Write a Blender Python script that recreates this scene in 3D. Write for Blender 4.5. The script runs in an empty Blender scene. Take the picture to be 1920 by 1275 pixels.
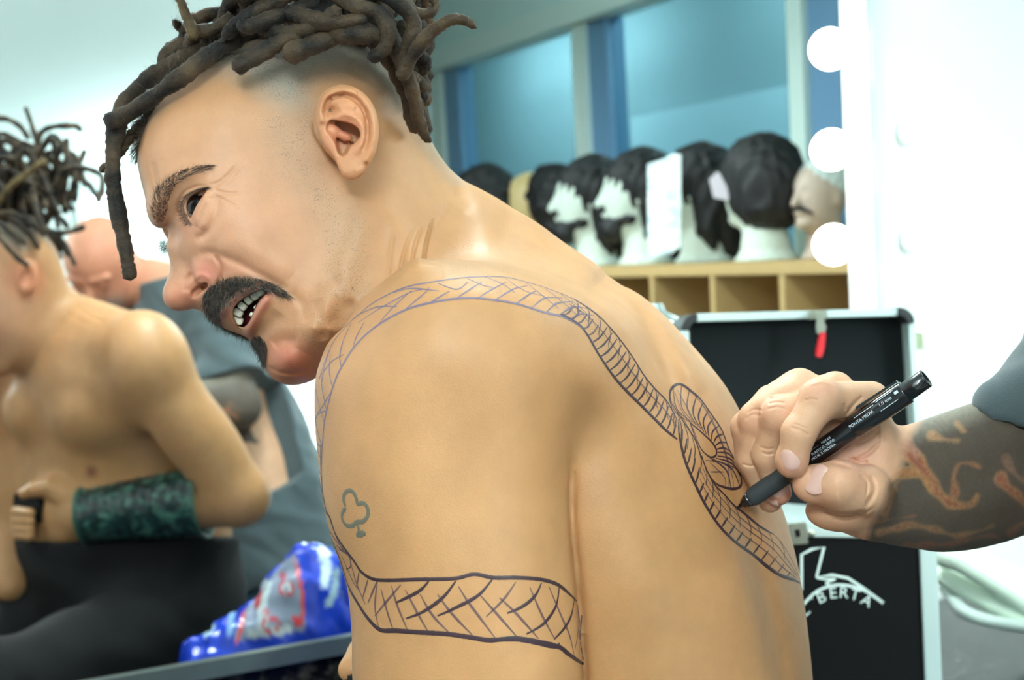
import bpy, bmesh, math, random, time
import numpy as np
from mathutils import Vector, Matrix
from mathutils.bvhtree import BVHTree
T0 = time.time()
random.seed(7)
rng = np.random.default_rng(7)
FPX = 2640.0
ROLL = 0.05
CAMH = 1.40
unit = lambda v: v / np.linalg.norm(v)
_Z = unit(np.array([-.05, 1, -.06])); _Y = unit(np.array([0, 0, 1.0]) - _Z[2] * _Z); _X = np.cross(_Z, _Y)
# ---- camera-space (x right, y up, z forward) to world -------------------------------
RW = np.stack([_X, _Y, _Z], 1)                              # rows: cam axes in world
def W(p):
    p = np.asarray(p, float)
    return p @ RW + np.array([0, 0, CAMH])
def C_(p):
    return (np.asarray(p, float) - np.array([0, 0, CAMH])) @ RW.T
def P(px, py, z):
    return np.array([(px - 960.0) / FPX * z, (637.5 - py) / FPX * z, z])
# mirror plane, found from the real and the reflected ear
MN = np.array([-0.4537, -0.0196, 0.8909]); MN = MN / np.linalg.norm(MN)
MD = 1.904
def unmirror(px, py, t):
    q = P(px, py, t)
    return q - 2 * (q @ MN - MD) * MN
# -------------------------------------------------------------------------- objects --
SC = bpy.context.scene
COL = SC.collection
def link(o, parent=None):
    COL.objects.link(o)
    if parent is not None:
        o.parent = parent
    return o
def mesh_obj(name, V, F, mat=None, parent=None, org=None, smooth=True):
    """V in world space. A child shares its parent's origin."""
    V = np.asarray(V, float)
    if parent is not None:
        org = np.array(root_loc(parent))
    elif org is None:
        org = np.array([(V[:, 0].min() + V[:, 0].max()) / 2, (V[:, 1].min() + V[:, 1].max()) / 2, V[:, 2].min()])
    me = bpy.data.meshes.new(name)
    V = V - org
    if isinstance(F, np.ndarray):
        nf, k = F.shape
        me.vertices.add(len(V)); me.vertices.foreach_set('co', V.astype(np.float32).ravel())
        me.loops.add(nf * k); me.loops.foreach_set('vertex_index', F.astype(np.int32).ravel())
        me.polygons.add(nf)
        me.polygons.foreach_set('loop_start', np.arange(0, nf * k, k, dtype=np.int32))
        me.update(calc_edges=True); me.validate()
    else:
        me.from_pydata([tuple(v) for v in V], [], [tuple(f) for f in F]); me.update()
    if smooth:
        me.polygons.foreach_set('use_smooth', np.ones(len(me.polygons), bool))
    if mat:
        me.materials.append(mat)
    o = bpy.data.objects.new(name, me)
    link(o, parent)
    if parent is None:
        o.location = org
    return o
def root_loc(o):
    while o.parent is not None:
        o = o.parent
    return o.location
def bm_obj(name, bm, mat=None, parent=None, org=None, smooth=False):
    bm.normal_update()
    V = np.array([v.co[:] for v in bm.verts]); bm.verts.index_update()
    F = [[v.index for v in f.verts] for f in bm.faces]
    bm.free()
    return mesh_obj(name, V, F, mat, parent, org, smooth)
def tag(o, label=None, cat=None, group=None, kind=None):
    if label: o['label'] = label
    if cat: o['category'] = cat
    if group: o['group'] = group
    if kind: o['kind'] = kind
    return o
def thing(name, loc, label, cat, group=None):
    o = bpy.data.objects.new(name, None); o.empty_display_size = 0.05
    COL.objects.link(o); o.location = Vector(tuple(loc))
    return tag(o, label, cat, group)
# ------------------------------------------------------------------------ materials --
def srgb(r, g, b):
    f = lambda c: (c / 255 / 12.92) if c / 255 <= 0.04045 else ((c / 255 + 0.055) / 1.055) ** 2.4
    return (f(r), f(g), f(b), 1.0)
def new_mat(name):
    m = bpy.data.materials.new(name); m.use_nodes = True
    return m, m.node_tree.nodes, m.node_tree.links, m.node_tree.nodes['Principled BSDF']
def pbr(name, col, rough=0.5, metal=0.0, noise=0.0, nscale=30.0, bump=0.0, bscale=200.0, emit=0.0, ecol=None, trans=0.0, coat=0.0, sheen=0.0, spec=None, alpha=1.0):
    m, N, L, B = new_mat(name)
    c = srgb(*col)
    B.inputs['Base Color'].default_value = c
    B.inputs['Roughness'].default_value = rough
    B.inputs['Metallic'].default_value = metal
    if spec is not None: B.inputs['Specular IOR Level'].default_value = spec
    if trans: B.inputs['Transmission Weight'].default_value = trans
    if coat: B.inputs['Coat Weight'].default_value = coat
    if sheen: B.inputs['Sheen Weight'].default_value = sheen
    if alpha < 1: B.inputs['Alpha'].default_value = alpha
    if emit:
        B.inputs['Emission Color'].default_value = srgb(*(ecol or col)); B.inputs['Emission Strength'].default_value = emit
    tc = N.new('ShaderNodeTexCoord')
    if noise:
        n = N.new('ShaderNodeTexNoise'); n.inputs['Scale'].default_value = nscale; n.inputs['Detail'].default_value = 4
        L.new(tc.outputs['Object'], n.inputs['Vector'])
        mx = N.new('ShaderNodeMix'); mx.data_type = 'RGBA'
        mx.inputs[6].default_value = tuple(min(1, x * (1 - noise)) for x in c[:3]) + (1,)
        mx.inputs[7].default_value = tuple(min(1, x * (1 + noise)) for x in c[:3]) + (1,)
        L.new(n.outputs['Fac'], mx.inputs[0]); L.new(mx.outputs[2], B.inputs['Base Color'])
    if bump:
        n2 = N.new('ShaderNodeTexNoise'); n2.inputs['Scale'].default_value = bscale; n2.inputs['Detail'].default_value = 3
        L.new(tc.outputs['Object'], n2.inputs['Vector'])
        b = N.new('ShaderNodeBump'); b.inputs['Strength'].default_value = bump; b.inputs['Distance'].default_value = 0.002
        L.new(n2.outputs['Fac'], b.inputs['Height']); L.new(b.outputs['Normal'], B.inputs['Normal'])
    return m
# -------------------------------------------------------------------- signed fields --
def catmull(pts, closed=True, n=6):
    pts = np.asarray(pts, float); m = len(pts); out = []
    rngi = range(m) if closed else range(m - 1)
    for i in rngi:
        if closed:
            p0, p1, p2, p3 = pts[(i - 1) % m], pts[i], pts[(i + 1) % m], pts[(i + 2) % m]
        else:
            p0, p1, p2, p3 = pts[max(i - 1, 0)], pts[i], pts[i + 1], pts[min(i + 2, m - 1)]
        for j in range(n):
            t = j / n
            out.append(0.5 * ((2 * p1) + (-p0 + p2) * t + (2 * p0 - 5 * p1 + 4 * p2 - p3) * t * t + (-p0 + 3 * p1 - 3 * p2 + p3) * t ** 3))
    if not closed: out.append(pts[-1])
    return np.array(out)
def poly_sd(poly, X, Y):
    """signed distance, positive inside, on point arrays"""
    d2 = np.full(X.shape, 1e18); ins = np.zeros(X.shape, bool)
    n = len(poly)
    for i in range(n):
        ax, ay = poly[i]; bx, by = poly[(i + 1) % n]
        ex, ey = bx - ax, by - ay
        L2 = ex * ex + ey * ey + 1e-9
        t = np.clip(((X - ax) * ex + (Y - ay) * ey) / L2, 0, 1)
        dx = X - ax - t * ex; dy = Y - ay - t * ey
        d2 = np.minimum(d2, dx * dx + dy * dy)
        if ay != by:
            c = ((ay > Y) != (by > Y)) & (X < (bx - ax) * (Y - ay) / (by - ay) + ax)
            ins ^= c
    d = np.sqrt(d2)
    return np.where(ins, d, -d)
def blur(A, s):
    r = int(3 * s); k = np.exp(-np.arange(-r, r + 1) ** 2 / (2 * s * s)); k /= k.sum()
    A = np.pad(A, r, mode='edge')
    A = sum(k[i] * A[i:A.shape[0] - 2 * r + i, :] for i in range(2 * r + 1))
    A = sum(k[i] * A[:, i:A.shape[1] - 2 * r + i] for i in range(2 * r + 1))
    return A
class Grid2:
    def __init__(s, poly, step=5.0, pad=120, sm=25):
        poly = np.asarray(poly); s.step = step
        s.x0, s.y0 = poly.min(0) - pad; x1, y1 = poly.max(0) + pad
        xs = np.arange(s.x0, x1, step); ys = np.arange(s.y0, y1, step)
        X, Y = np.meshgrid(xs, ys, indexing='ij')
        D = poly_sd(poly, X, Y)
        if sm:
            B = blur(D, sm / step); w = np.clip((D - 6) / (2.5 * sm), 0, 1); w = w * w * (3 - 2 * w)
            D = D * (1 - w) + B * w
        s.D = D
    def __call__(s, u, v):
        a = np.clip((u - s.x0) / s.step, 0, s.D.shape[0] - 1.001); b = np.clip((v - s.y0) / s.step, 0, s.D.shape[1] - 1.001)
        i = a.astype(int); j = b.astype(int); a = a - i; b = b - j
        D = s.D
        return (D[i, j] * (1 - a) + D[i + 1, j] * a) * (1 - b) + (D[i, j + 1] * (1 - a) + D[i + 1, j + 1] * a) * b
def uvz(p):
    z = np.maximum(p[:, 2], 0.05)
    return 960 + FPX * p[:, 0] / z, 637.5 - FPX * p[:, 1] / z, z
def inflate(poly, wc, H, R, n=6, sm=25, pw=2.0, clo=True, grid=None):
    g = grid or Grid2(catmull(poly, True, n) if n > 1 else np.array(poly, float), sm=sm)
    def f(p):
        u, v, z = uvz(p)
        d = g(u, v)
        c = wc(u, v) if callable(wc) else wc
        h = H(u, v) if callable(H) else H
        rr = R(u, v) if callable(R) else R
        Rm = rr * c / FPX
        a = np.maximum((rr - d) / rr, 0.0); b = np.abs(z - c) / h
        r = (a ** pw + b ** pw) ** (1 / pw) + 1e-9
        ga = (a / r) ** (pw - 1) / Rm; gb = (b / r) ** (pw - 1) / h
        return (r - 1) / np.sqrt(ga * ga + gb * gb + 1e-9)
    return f
def ell(c, r, R=None):
    c = np.asarray(c, float); r = np.asarray(r, float) * np.ones(3)
    def f(p):
        q = p - c
        if R is not None: q = q @ R
        k0 = np.linalg.norm(q / r, axis=1) + 1e-9; k1 = np.linalg.norm(q / (r * r), axis=1) + 1e-9
        return k0 * (k0 - 1) / k1
    f.c = c; f.rad = r.max()
    return f
def frame(d, up=(0, 1, 0)):
    """rotation with columns x=d, y~up, z"""
    d = np.asarray(d, float); d = d / np.linalg.norm(d)
    up = np.asarray(up, float); up = up - up @ d * d; up /= np.linalg.norm(up)
    return np.stack([d, up, np.cross(d, up)], 1)
def cone(a, b, ra, rb):
    a = np.asarray(a, float); b = np.asarray(b, float); ba = b - a; L2 = ba @ ba
    def f(p):
        pa = p - a
        t = np.clip(pa @ ba / L2, 0, 1)
        return np.linalg.norm(pa - t[:, None] * ba, axis=1) - (ra + (rb - ra) * t)
    f.c = (a + b) / 2; f.rad = math.sqrt(L2) / 2 + max(ra, rb)
    return f
def chain(pts, rs):
    fs = [cone(pts[i], pts[i + 1], rs[i], rs[i + 1]) for i in range(len(pts) - 1)]
    def f(p):
        d = fs[0](p)
        for g in fs[1:]: d = smin(d, g(p), 0.004)
        return d
    A = np.array(pts); f.c = (A.min(0) + A.max(0)) / 2; f.rad = np.linalg.norm(A.max(0) - A.min(0)) / 2 + max(rs)
    return f
def smin(a, b, k):
    k = np.maximum(k, 1e-5)
    h = np.maximum(k - np.abs(a - b), 0) / k
    return np.minimum(a, b) - h * h * k * 0.25
def seg_dist(poly, u, v):
    d2 = np.full(u.shape, 1e12)
    for i in range(len(poly) - 1):
        ax, ay = poly[i]; ex, ey = poly[i + 1][0] - ax, poly[i + 1][1] - ay
        t = np.clip(((u - ax) * ex + (v - ay) * ey) / (ex * ex + ey * ey + 1e-9), 0, 1)
        d2 = np.minimum(d2, (u - ax - t * ex) ** 2 + (v - ay - t * ey) ** 2)
    return np.sqrt(d2)
class Sdf:
    def __init__(s): s.ops = []
    def add(s, f, k=0.01, c=None, r=None):
        s.ops.append(('u', f, k, getattr(f, 'c', c), getattr(f, 'rad', r))); return s
    def sub(s, f, k=0.003):
        s.ops.append(('s', f, k, getattr(f, 'c', None), getattr(f, 'rad', None))); return s
    def disp(s, f, c=None, r=None):
        """f(p) returns metres to push the surface outwards"""
        s.ops.append(('d', f, 0, c, r)); return s
    def groove(s, poly, w, depth, z0, z1, taper=True):
        poly = catmull(poly, False, 5)
        mn = poly.min(0) - 4 * w; mx = poly.max(0) + 4 * w
        tot = len(poly) - 1
        def f(p):
            u, v, z = uvz(p)
            o = np.zeros(len(p))
            m = (u > mn[0]) & (u < mx[0]) & (v > mn[1]) & (v < mx[1]) & (z > z0) & (z < z1)
            if m.any():
                uu, vv = u[m], v[m]
                d2 = np.full(uu.shape, 1e12); tt = np.zeros(uu.shape)
                for i in range(tot):
                    ax, ay = poly[i]; ex, ey = poly[i + 1][0] - ax, poly[i + 1][1] - ay
                    t = np.clip(((uu - ax) * ex + (vv - ay) * ey) / (ex * ex + ey * ey + 1e-9), 0, 1)
                    q = (uu - ax - t * ex) ** 2 + (vv - ay - t * ey) ** 2
                    b = q < d2; d2 = np.where(b, q, d2); tt = np.where(b, (i + t) / tot, tt)
                amp = -depth * np.exp(-d2 / (w * w))
                if taper: amp = amp * np.clip(np.minimum(tt, 1 - tt) * 5 + 0.05, 0, 1)
                o[m] = amp
            return o
        s.ops.append(('d', f, 0, None, None)); return s
    def bump(s, c, rad, amp):
        """gaussian swelling around a camera-space point"""
        c = np.asarray(c, float); rad = np.asarray(rad, float) * np.ones(3)
        s.ops.append(('d', lambda p: amp * np.exp(-(((p - c) / rad) ** 2).sum(1)), 0, c, rad.max() * 2.6)); return s
    def __call__(s, p):
        F = np.full(len(p), 10.0)
        for kind, f, k, c, r in s.ops:
            if c is not None:
                kk = 0.08 if kind == 'u' else 0.05
                m = np.nonzero(((p - c) ** 2).sum(1) < (r * 1.05 + kk) ** 2)[0]
                if len(m) == 0: continue
                q = p[m]
            else:
                m = slice(None); q = p
            if kind == 'u':
                F[m] = smin(F[m], f(q), k(q) if callable(k) else k)
            elif kind == 's':
                F[m] = -smin(-F[m], f(q), k)
            else:
                F[m] = F[m] - f(q)
        return F
    def ev(s, p, chunk=400000):
        return np.concatenate([s(p[i:i + chunk]) for i in range(0, len(p), chunk)]) if len(p) else np.zeros(0)
    def grad(s, p, e=0.0004):
        k = np.array([[1, -1, -1], [-1, -1, 1], [-1, 1, -1], [1, 1, 1.0]])
        g = sum(kk * s.ev(p + kk * e)[:, None] for kk in k)
        return g / (4 * e)
def surface(sdf, lo, hi, h, near=3.5):
    lo = np.array(lo, float); hi = np.array(hi, float)
    nc = np.ceil((hi - lo) / (4 * h)).astype(int)
    ax = [lo[i] + np.arange(nc[i] + 1) * 4 * h for i in range(3)]
    X = np.stack(np.meshgrid(*ax, indexing='ij'), -1).reshape(-1, 3)
    Cc = sdf.ev(X).reshape(nc + 1)
    A = Cc
    for d in range(3):
        A = np.moveaxis(A, d, 0); n = A.shape[0]
        B = np.empty(((n - 1) * 4 + 1,) + A.shape[1:])
        B[-1] = A[-1]
        for j in range(4): B[j:-1:4] = A[:-1] * (1 - j / 4) + A[1:] * (j / 4)
        A = np.moveaxis(B, 0, d)
    V = np.ascontiguousarray(A)
    m = np.abs(V) < near * 4 * h
    idx = np.argwhere(m)
    V[m] = sdf.ev(lo + idx * h)
    V[0] = V[-1] = 1; V[:, 0] = V[:, -1] = 1; V[:, :, 0] = V[:, :, -1] = 1
    S = V < 0
    n = np.array(V.shape)
    cnt = np.zeros(n - 1, np.int8)
    for i in (0, 1):
        for j in (0, 1):
            for k in (0, 1):
                cnt += S[i:n[0] - 1 + i, j:n[1] - 1 + j, k:n[2] - 1 + k]
    act = (cnt > 0) & (cnt < 8)
    cells = np.argwhere(act)
    vid = np.full(n - 1, -1, np.int64); vid[act] = np.arange(len(cells))
    acc = np.zeros((len(cells), 3)); num = np.zeros(len(cells))
    corners = [(i, j, k) for i in (0, 1) for j in (0, 1) for k in (0, 1)]
    for a in corners:
        for d in range(3):
            if a[d]: continue
            b = list(a); b[d] = 1
            va = V[cells[:, 0] + a[0], cells[:, 1] + a[1], cells[:, 2] + a[2]]
            vb = V[cells[:, 0] + b[0], cells[:, 1] + b[1], cells[:, 2] + b[2]]
            x = (va < 0) != (vb < 0)
            t = np.where(x, va / np.where(x, va - vb, 1), 0)
            q = np.array(a, float)[None] + t[:, None] * np.eye(3)[d]
            acc[x] += q[x]; num[x] += 1
    verts = lo + (cells + acc / num[:, None]) * h
    faces = []
    for d in range(3):
        e1, e2 = (d + 1) % 3, (d + 2) % 3
        sl = [slice(None)] * 3; s2 = [slice(None)] * 3
        sl[d] = slice(0, -1); s2[d] = slice(1, None)
        A0, A1 = S[tuple(sl)], S[tuple(s2)]
        x = A0 != A1
        ed = np.argwhere(x)
        ok = (ed[:, e1] > 0) & (ed[:, e2] > 0)
        ed = ed[ok]
        flip = A0[ed[:, 0], ed[:, 1], ed[:, 2]]
        def g(o1, o2):
            c = ed.copy(); c[:, e1] -= o1; c[:, e2] -= o2
            return vid[c[:, 0], c[:, 1], c[:, 2]]
        q = np.stack([g(1, 1), g(0, 1), g(0, 0), g(1, 0)], 1)
        q[~flip] = q[~flip][:, ::-1]
        faces.append(q)
    faces = np.concatenate(faces)
    return verts, faces
def newton(sdf, V, it=2, maxstep=0.004):
    for _ in range(it):
        g = sdf.grad(V); f = sdf.ev(V)
        g2 = (g * g).sum(1) + 1e-6
        st = (f / g2)[:, None] * g
        n = np.linalg.norm(st, axis=1) + 1e-12
        V = V - st * np.minimum(1, maxstep / n)[:, None]
    return V
def relax(V, F, it=1, w=0.5):
    for _ in range(it):
        A = np.zeros_like(V); c = np.zeros(len(V))
        for k in range(4):
            a = F[:, k]; b = F[:, (k + 1) % 4]
            for d in range(3):
                A[:, d] += np.bincount(a, V[b, d], len(V)) + np.bincount(b, V[a, d], len(V))
            c += np.bincount(a, minlength=len(V)) + np.bincount(b, minlength=len(V))
        V = V * (1 - w) + w * A / np.maximum(c, 1)[:, None]
    return V
def subdiv(V, F, sel):
    """split selected quads in four, sharing edges (open T joints only at the border)"""
    Q = F[sel]; rest = F[~sel]
    E = np.concatenate([np.sort(Q[:, [i, (i + 1) % 4]], 1) for i in range(4)])
    key = E[:, 0] * (len(V) + 1) + E[:, 1]
    uk, inv = np.unique(key, return_inverse=True)
    e0 = uk // (len(V) + 1); e1 = uk % (len(V) + 1)
    mid = (V[e0] + V[e1]) / 2
    nq = len(Q); n0 = len(V); inv = inv.reshape(4, nq) + n0
    cen = V[Q].mean(1); cid = n0 + len(uk) + np.arange(nq)
    V2 = np.concatenate([V, mid, cen])
    nf = [np.stack([Q[:, i], inv[i], cid, inv[(i - 1) % 4]], 1) for i in range(4)]
    return V2, np.concatenate([rest] + nf)
def sd_mesh(sdf, lo, hi, h, levels=()):
    V, F = surface(sdf, lo, hi, h)
    V = newton(sdf, V, 1); V = relax(V, F, 2, 0.5); V = newton(sdf, V, 1)
    for fn in levels:
        cen = V[F].mean(1)
        V, F = subdiv(V, F, fn(cen)); V = newton(sdf, V, 1, 0.002)
    return V, F
# ============================================================ the man being drawn on ==
HEADP = [(258,262),(268,215),(297,160),(342,110),(400,75),(470,50),(550,42),(625,50),(690,78),(742,128),(778,190),(800,245),(822,290),(840,325),(866,365),(895,402),(940,436),(1010,470),(1080,640),(1050,860),(930,930),(800,860),(722,760),(690,715),(655,697),(600,705),(575,716),(545,719),(516,707),(497,685),(486,664),(474,648),(460,632),(438,624),(408,610),(385,588),(368,560),(350,528),(326,488),(306,462),(292,436),(284,410),(276,380),(264,340),(257,300)]
TORSO = [(690,590),(715,556),(750,512),(795,484),(861,448),(905,420),(950,434),(1010,450),(1070,470),(1130,503),(1190,545),(1250,600),(1310,662),(1355,716),(1386,768),(1415,830),(1446,900),(1474,975),(1497,1065),(1512,1160),(1524,1275),(1532,1400),(1525,1600),(1470,1800),(1250,1870),(1060,1800),(960,1600),(890,1400),(850,1250),(812,1120),(775,1000),(740,900),(706,800),(682,700)]
ARM = [(592,715),(590,780),(596,860),(606,940),(622,1010),(644,1075),(654,1120),(660,1200),(661,1275),(672,1380),(700,1480),(780,1560),(900,1560),(1030,1480),(1092,1370),(1096,1275),(1090,1180),(1081,1080),(1072,980),(1070,900),(1082,800),(1095,690),(1050,585),(960,520),(860,492),(790,490),(752,508),(722,529),(682,567),(647,609),(612,655)]
HMID = lambda u, v: 1.077 - 0.27 * (-(u - 500) * 0.85 + (v - 420) * 0.53) * 0.00038
man = Sdf()
def headH(u, v):
    t = np.clip((v - 430) / 330, 0, 1) * np.clip((u - 560) / 200, 0, 1)
    return 0.076 - 0.012 * t
man.add(inflate(HEADP, HMID, headH, 205, pw=2.25), 0.01)
tz = lambda u, v: 1.125 + 0.0 * u
man.add(inflate(TORSO, tz, lambda u, v: 0.205 - 0.05 * np.clip((560 - v) / 140, 0, 1) - 0.01 * np.clip((v - 1100) / 300, 0, 1), 330, pw=2.1),
        lambda p: 0.006 + 0.035 * np.clip((uvz(p)[0] - 770) / 120, 0, 1))
def armk(p):
    u, v, z = uvz(p)
    k = 0.0025 + 0.075 * np.clip((915 - v) / 300, 0, 1)
    return k
AZ = lambda u, v: 0.932 + 0.00004 * (v - 700) * np.clip((v - 700) / 300, 0, 1) * 0.0
man.add(inflate(ARM, AZ, 0.076, 225, pw=2.15), armk)
# near forearm, folded forward under the frame
man.add(cone(P(820, 1500, .94), P(700, 1790, 1.0), .046, .034), .02)
# far shoulder, arm and forearm: seen in the mirror
shR = unmirror(285, 668, 2.53)
elR = unmirror(448, 930, 2.60)
wrR = unmirror(150, 968, 2.625)
hdR = unmirror(58, 962, 2.680)
man.add(ell(shR + [.0, -.005, -.01], (.072, .078, .066)), .06)
man.add(cone(shR + [.01, -.03, -.012], elR, .066, .055), .035)
mid = (shR + elR) / 2
man.add(ell(mid + [-.018, .0, -.01], (.040, .075, .045), frame(elR - shR)[:, [1, 0, 2]]), .03)
man.add(ell(mid + [.03, -.03, .012], (.038, .08, .042), frame(elR - shR)[:, [1, 0, 2]]), .03)
d = (wrR - elR)
man.add(cone(elR, elR + d * .45, .052, .050), .02)
man.add(cone(elR + d * .4, wrR, .046, .029), .02)
# hand round a small dark case
hv = hdR - wrR; hf = frame(hv, np.cross(hv, [0, 1, 0]))
def hp(a, b, c): return wrR + hf @ np.array([a, b, c])
man.add(ell(hp(.05, 0, 0), (.052, .017, .042), hf), .02)
up_ = np.sign(hf[1, 2]); tc = np.sign((hf[:, 1] @ MN))      # up in the hand, side that faces the mirror
for i, (o, ln) in enumerate([(-.006, 1.0), (-.022, 1.05), (-.037, .98), (-.050, .8)]):
    a = hp(.088, .0, up_ * (.012 + o)); b = hp(.088 + .040 * ln, tc * .006, up_ * (.012 + o))
    c = hp(.105 + .02 * ln, tc * .034, up_ * (.012 + o)); e = hp(.083, tc * .042, up_ * (.012 + o))
    man.add(chain([a, b, c, e], [.0105, .0098, .0088, .0078]), .006)
man.add(chain([hp(.02, tc * .006, up_ * .03), hp(.055, tc * .022, up_ * .052), hp(.088, tc * .030, up_ * .048), hp(.110, tc * .034, up_ * .040)], [.015, .0125, .011, .009]), .008)
# chest muscles (mirror side) 
pecR = unmirror(175, 800, 2.52); pecC = unmirror(20, 800, 2.46)
man.add(ell((-.045, -.05, 1.19), (.085, .125, .165)), .05)
man.add(ell((-.058, -.105, 1.215), (.076, .066, .078)), .022)
man.add(ell((-.062, -.095, 1.060), (.074, .070, .070)), .022)
man.add(ell((-.018, -.25, 1.09), (.072, .20, .13)), .05)
# nipple and pec line are tiny swellings
man.bump(unmirror(172, 884, 2.53), .008, .003)
# trapezius and far side of neck
man.add(cone(P(850, 500, 1.12), shR + [-.0, .03, -.04], .05, .045), .05)
# ---- back relief
def uvb(c, r, amp, z1, ang=0.0, z0=0.0):
    ca, sa = math.cos(ang), math.sin(ang)
    def f(p):
        u, v, z = uvz(p)
        du, dv = u - c[0], v - c[1]
        a = (du * ca + dv * sa) / r[0]; b = (-du * sa + dv * ca) / r[1]
        return amp * np.exp(-a * a - b * b) * ((z < z1) & (z > z0))
    man.ops.append(('d', f, 0, None, None))
man.groove([(1130,535),(1185,575),(1225,640),(1262,722),(1300,790),(1345,880),(1390,980),(1430,1100),(1465,1275),(1480,1500)], 24, .0065, .9, 1.35, False)
man.groove([(1165,540),(1225,590),(1275,660),(1320,740)], 20, -.003, .9, 1.35)
man.groove([(1105,560),(1160,600),(1200,680),(1235,760)], 28, -.0035, .9, 1.2)
uvb((1130, 720), (75, 130), .007, 1.3, -.35)           # scapula
uvb((1235, 900), (60, 160), -.004, 1.2, -.3)
uvb((1180, 1060), (80, 170), .006, 1.2, -.15)           # lat
man.groove([(1070,862),(1073,900),(1074,980),(1083,1080),(1091,1180),(1097,1275),(1094,1380)], 7, .0045, .9, 1.1)
uvb((1085, 830), (35, 90), -.003, 1.1, 0.1)          # fold above the armpit crease
uvb((1075, 700), (50, 130), -.002, 1.1, 0.15)
uvb((820, 640), (150, 80), .003, .93, -.1)
uvb((900, 1130), (120, 150), .004, .95, 0)
uvb((760, 1000), (60, 160), .003, .95, 0)
uvb((930, 560), (170, 40), .005, 1.0, .1)
# ---- neck folds
for pl, w, dp in [([(812,408),(803,440),(797,468),(794,500)], 4.5, .0034), ([(790,425),(780,455),(774,480),(770,520)], 4.5, .0022),
               ([(776,428),(762,458),(754,490),(748,530)], 5, .0016), ([(738,435),(732,480),(729,530)], 5, .001),
               ([(845,378),(828,405),(815,425)], 6, .0012), ([(850,340),(870,372),(885,398)], 16, .0015)]:
    man.groove(pl, w * .75, dp * .7, .9, 1.3)
man.groove([(700,350),(740,420),(780,500),(790,560)], 26, -.003, .9, 1.06)       # neck muscle
# ---- jaw, cheek, temple
man.groove([(690,360),(675,430),(640,520),(600,600),(570,660)], 30, -.0035, .9, 1.06)
man.groove([(590,560),(600,600),(607,640)], 11, .0011, .9, 1.06)
man.groove([(622,505),(633,560),(622,620)], 16, .0013, .9, 1.06)
man.groove([(660,560),(650,610),(640,650)], 18, .001, .9, 1.06)
uvb((455, 425), (70, 60), .007, 1.06, .3)
uvb((500, 250), (80, 60), -.002, 1.05, .3)
uvb((415, 215), (60, 60), .002, 1.05, .3)
man.groove([(372,478),(395,474),(438,489),(474,508),(514,530),(545,545)], 8, .0018, .9, 1.08)
man.groove([(410,452),(450,466),(500,490),(545,520)], 22, -.0020, .9, 1.08)
man.groove([(540,545),(566,570),(575,605)], 10, .0010, .9, 1.08)
# forehead
man.groove([(286,300),(292,340),(302,372)], 6, .0009, .9, 1.08); man.groove([(303,295),(310,330)], 6, .0006, .9, 1.08)
# ---- brow and eye socket
man.groove([(286,425),(291,385),(309,350),(345,326),(395,318)], 17, -.0050, .9, 1.09)
uvb((338, 402), (30, 36), -.0080, 1.08, .5)
uvb((318, 440), (20, 22), -.009, 1.09, 0)
EYC = P(379, 391, 1.0195)
man.add(ell(EYC, .0150), .005)
EYEP = [(392,354),(373,358),(356,368),(348,383),(349,399),(357,414),(362,402),(368,388),(379,372)]
man.sub(inflate(EYEP, 1.000, .0145, 14, sm=0, pw=3), .0012)
man.groove([(397,352),(372,350),(348,360),(336,382),(337,404),(347,424)], 4, .0014, .9, 1.05)
man.groove([(395,358),(384,376),(373,400),(366,424)], 6, -.0022, .9, 1.05)
man.groove([(398,372),(392,400),(378,432)], 11, -.0020, .9, 1.05)
man.groove([(405,362),(408,384),(402,410),(383,440),(362,446)], 8, .0020, .9, 1.05)
for pl, w, dp in [([(392,348),(412,342),(428,328),(446,308)], 4, .0013), ([(400,356),(425,362),(452,362)], 3, .0009),
               ([(404,366),(430,380),(452,392)], 3, .0006), ([(420,345),(440,332),(452,318)], 3, .0008)]:
    man.groove(pl, w, dp, .9, 1.05)
# ---- nose
NOSE = [(318,455),(323,472),(321,498),(313,525),(307,548),(310,566),(322,577),(342,580),(362,578),(384,578),(410,585),(430,560),(432,510),(412,478),(385,462),(365,440),(350,425),(325,425)]
NZ = lambda u, v: 1.048 + 0.0 * u
man.add(inflate(NOSE, NZ, lambda u, v: .013 + .011 * np.clip((v - 455) / 75, 0, 1), 46, sm=6, pw=2.0), .009)
man.add(ell(P(336, 552, 1.044), (.0105, .0105, .0125)), .006)
man.add(ell(P(391, 511, 1.0165), (.0105, .0125, .0085), frame((-.75, -.6, 0.3))), .0045)
man.groove([(402,478),(414,498),(414,520),(405,535)], 4.5, .0028, .9, 1.06)
man.groove([(362,512),(350,530),(350,548)], 6, .0020, .9, 1.06)
man.groove([(345,545),(358,528),(378,515),(398,528)], 5, -.0010, .9, 1.06)
nst = inflate([(358,563),(356,548),(366,538),(380,530),(390,528),(390,538),(378,550),(368,562)], 1.018, .012, 9, sm=0)
man.sub(nst, .002)
# ---- mouth
MOUTH = [(437,582),(447,566),(472,549),(497,540),(503,547),(489,562),(480,576),(472,594),(463,609),(452,613),(441,600)]
man.groove([(412,598),(425,575),(445,556),(472,541),(500,534)], 8, -.0030, .9, 1.07)
man.groove([(463,634),(470,612),(482,588),(496,566),(506,553)], 10, -.0045, .9, 1.07)
man.groove([(476,648),(490,625),(510,605),(525,585)], 14, .0016, .9, 1.07)
man.sub(inflate(MOUTH, 1.03, .034, 16, sm=0, pw=3), .002)
uvb((535, 680), (38, 36), .006, 1.08, 0)
man.groove([(512,650),(530,640),(560,640)], 12, .0012, .9, 1.07)
man.groove([(505,686),(525,698),(556,700),(580,692)], 4, .0012, .9, 1.07)
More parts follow.
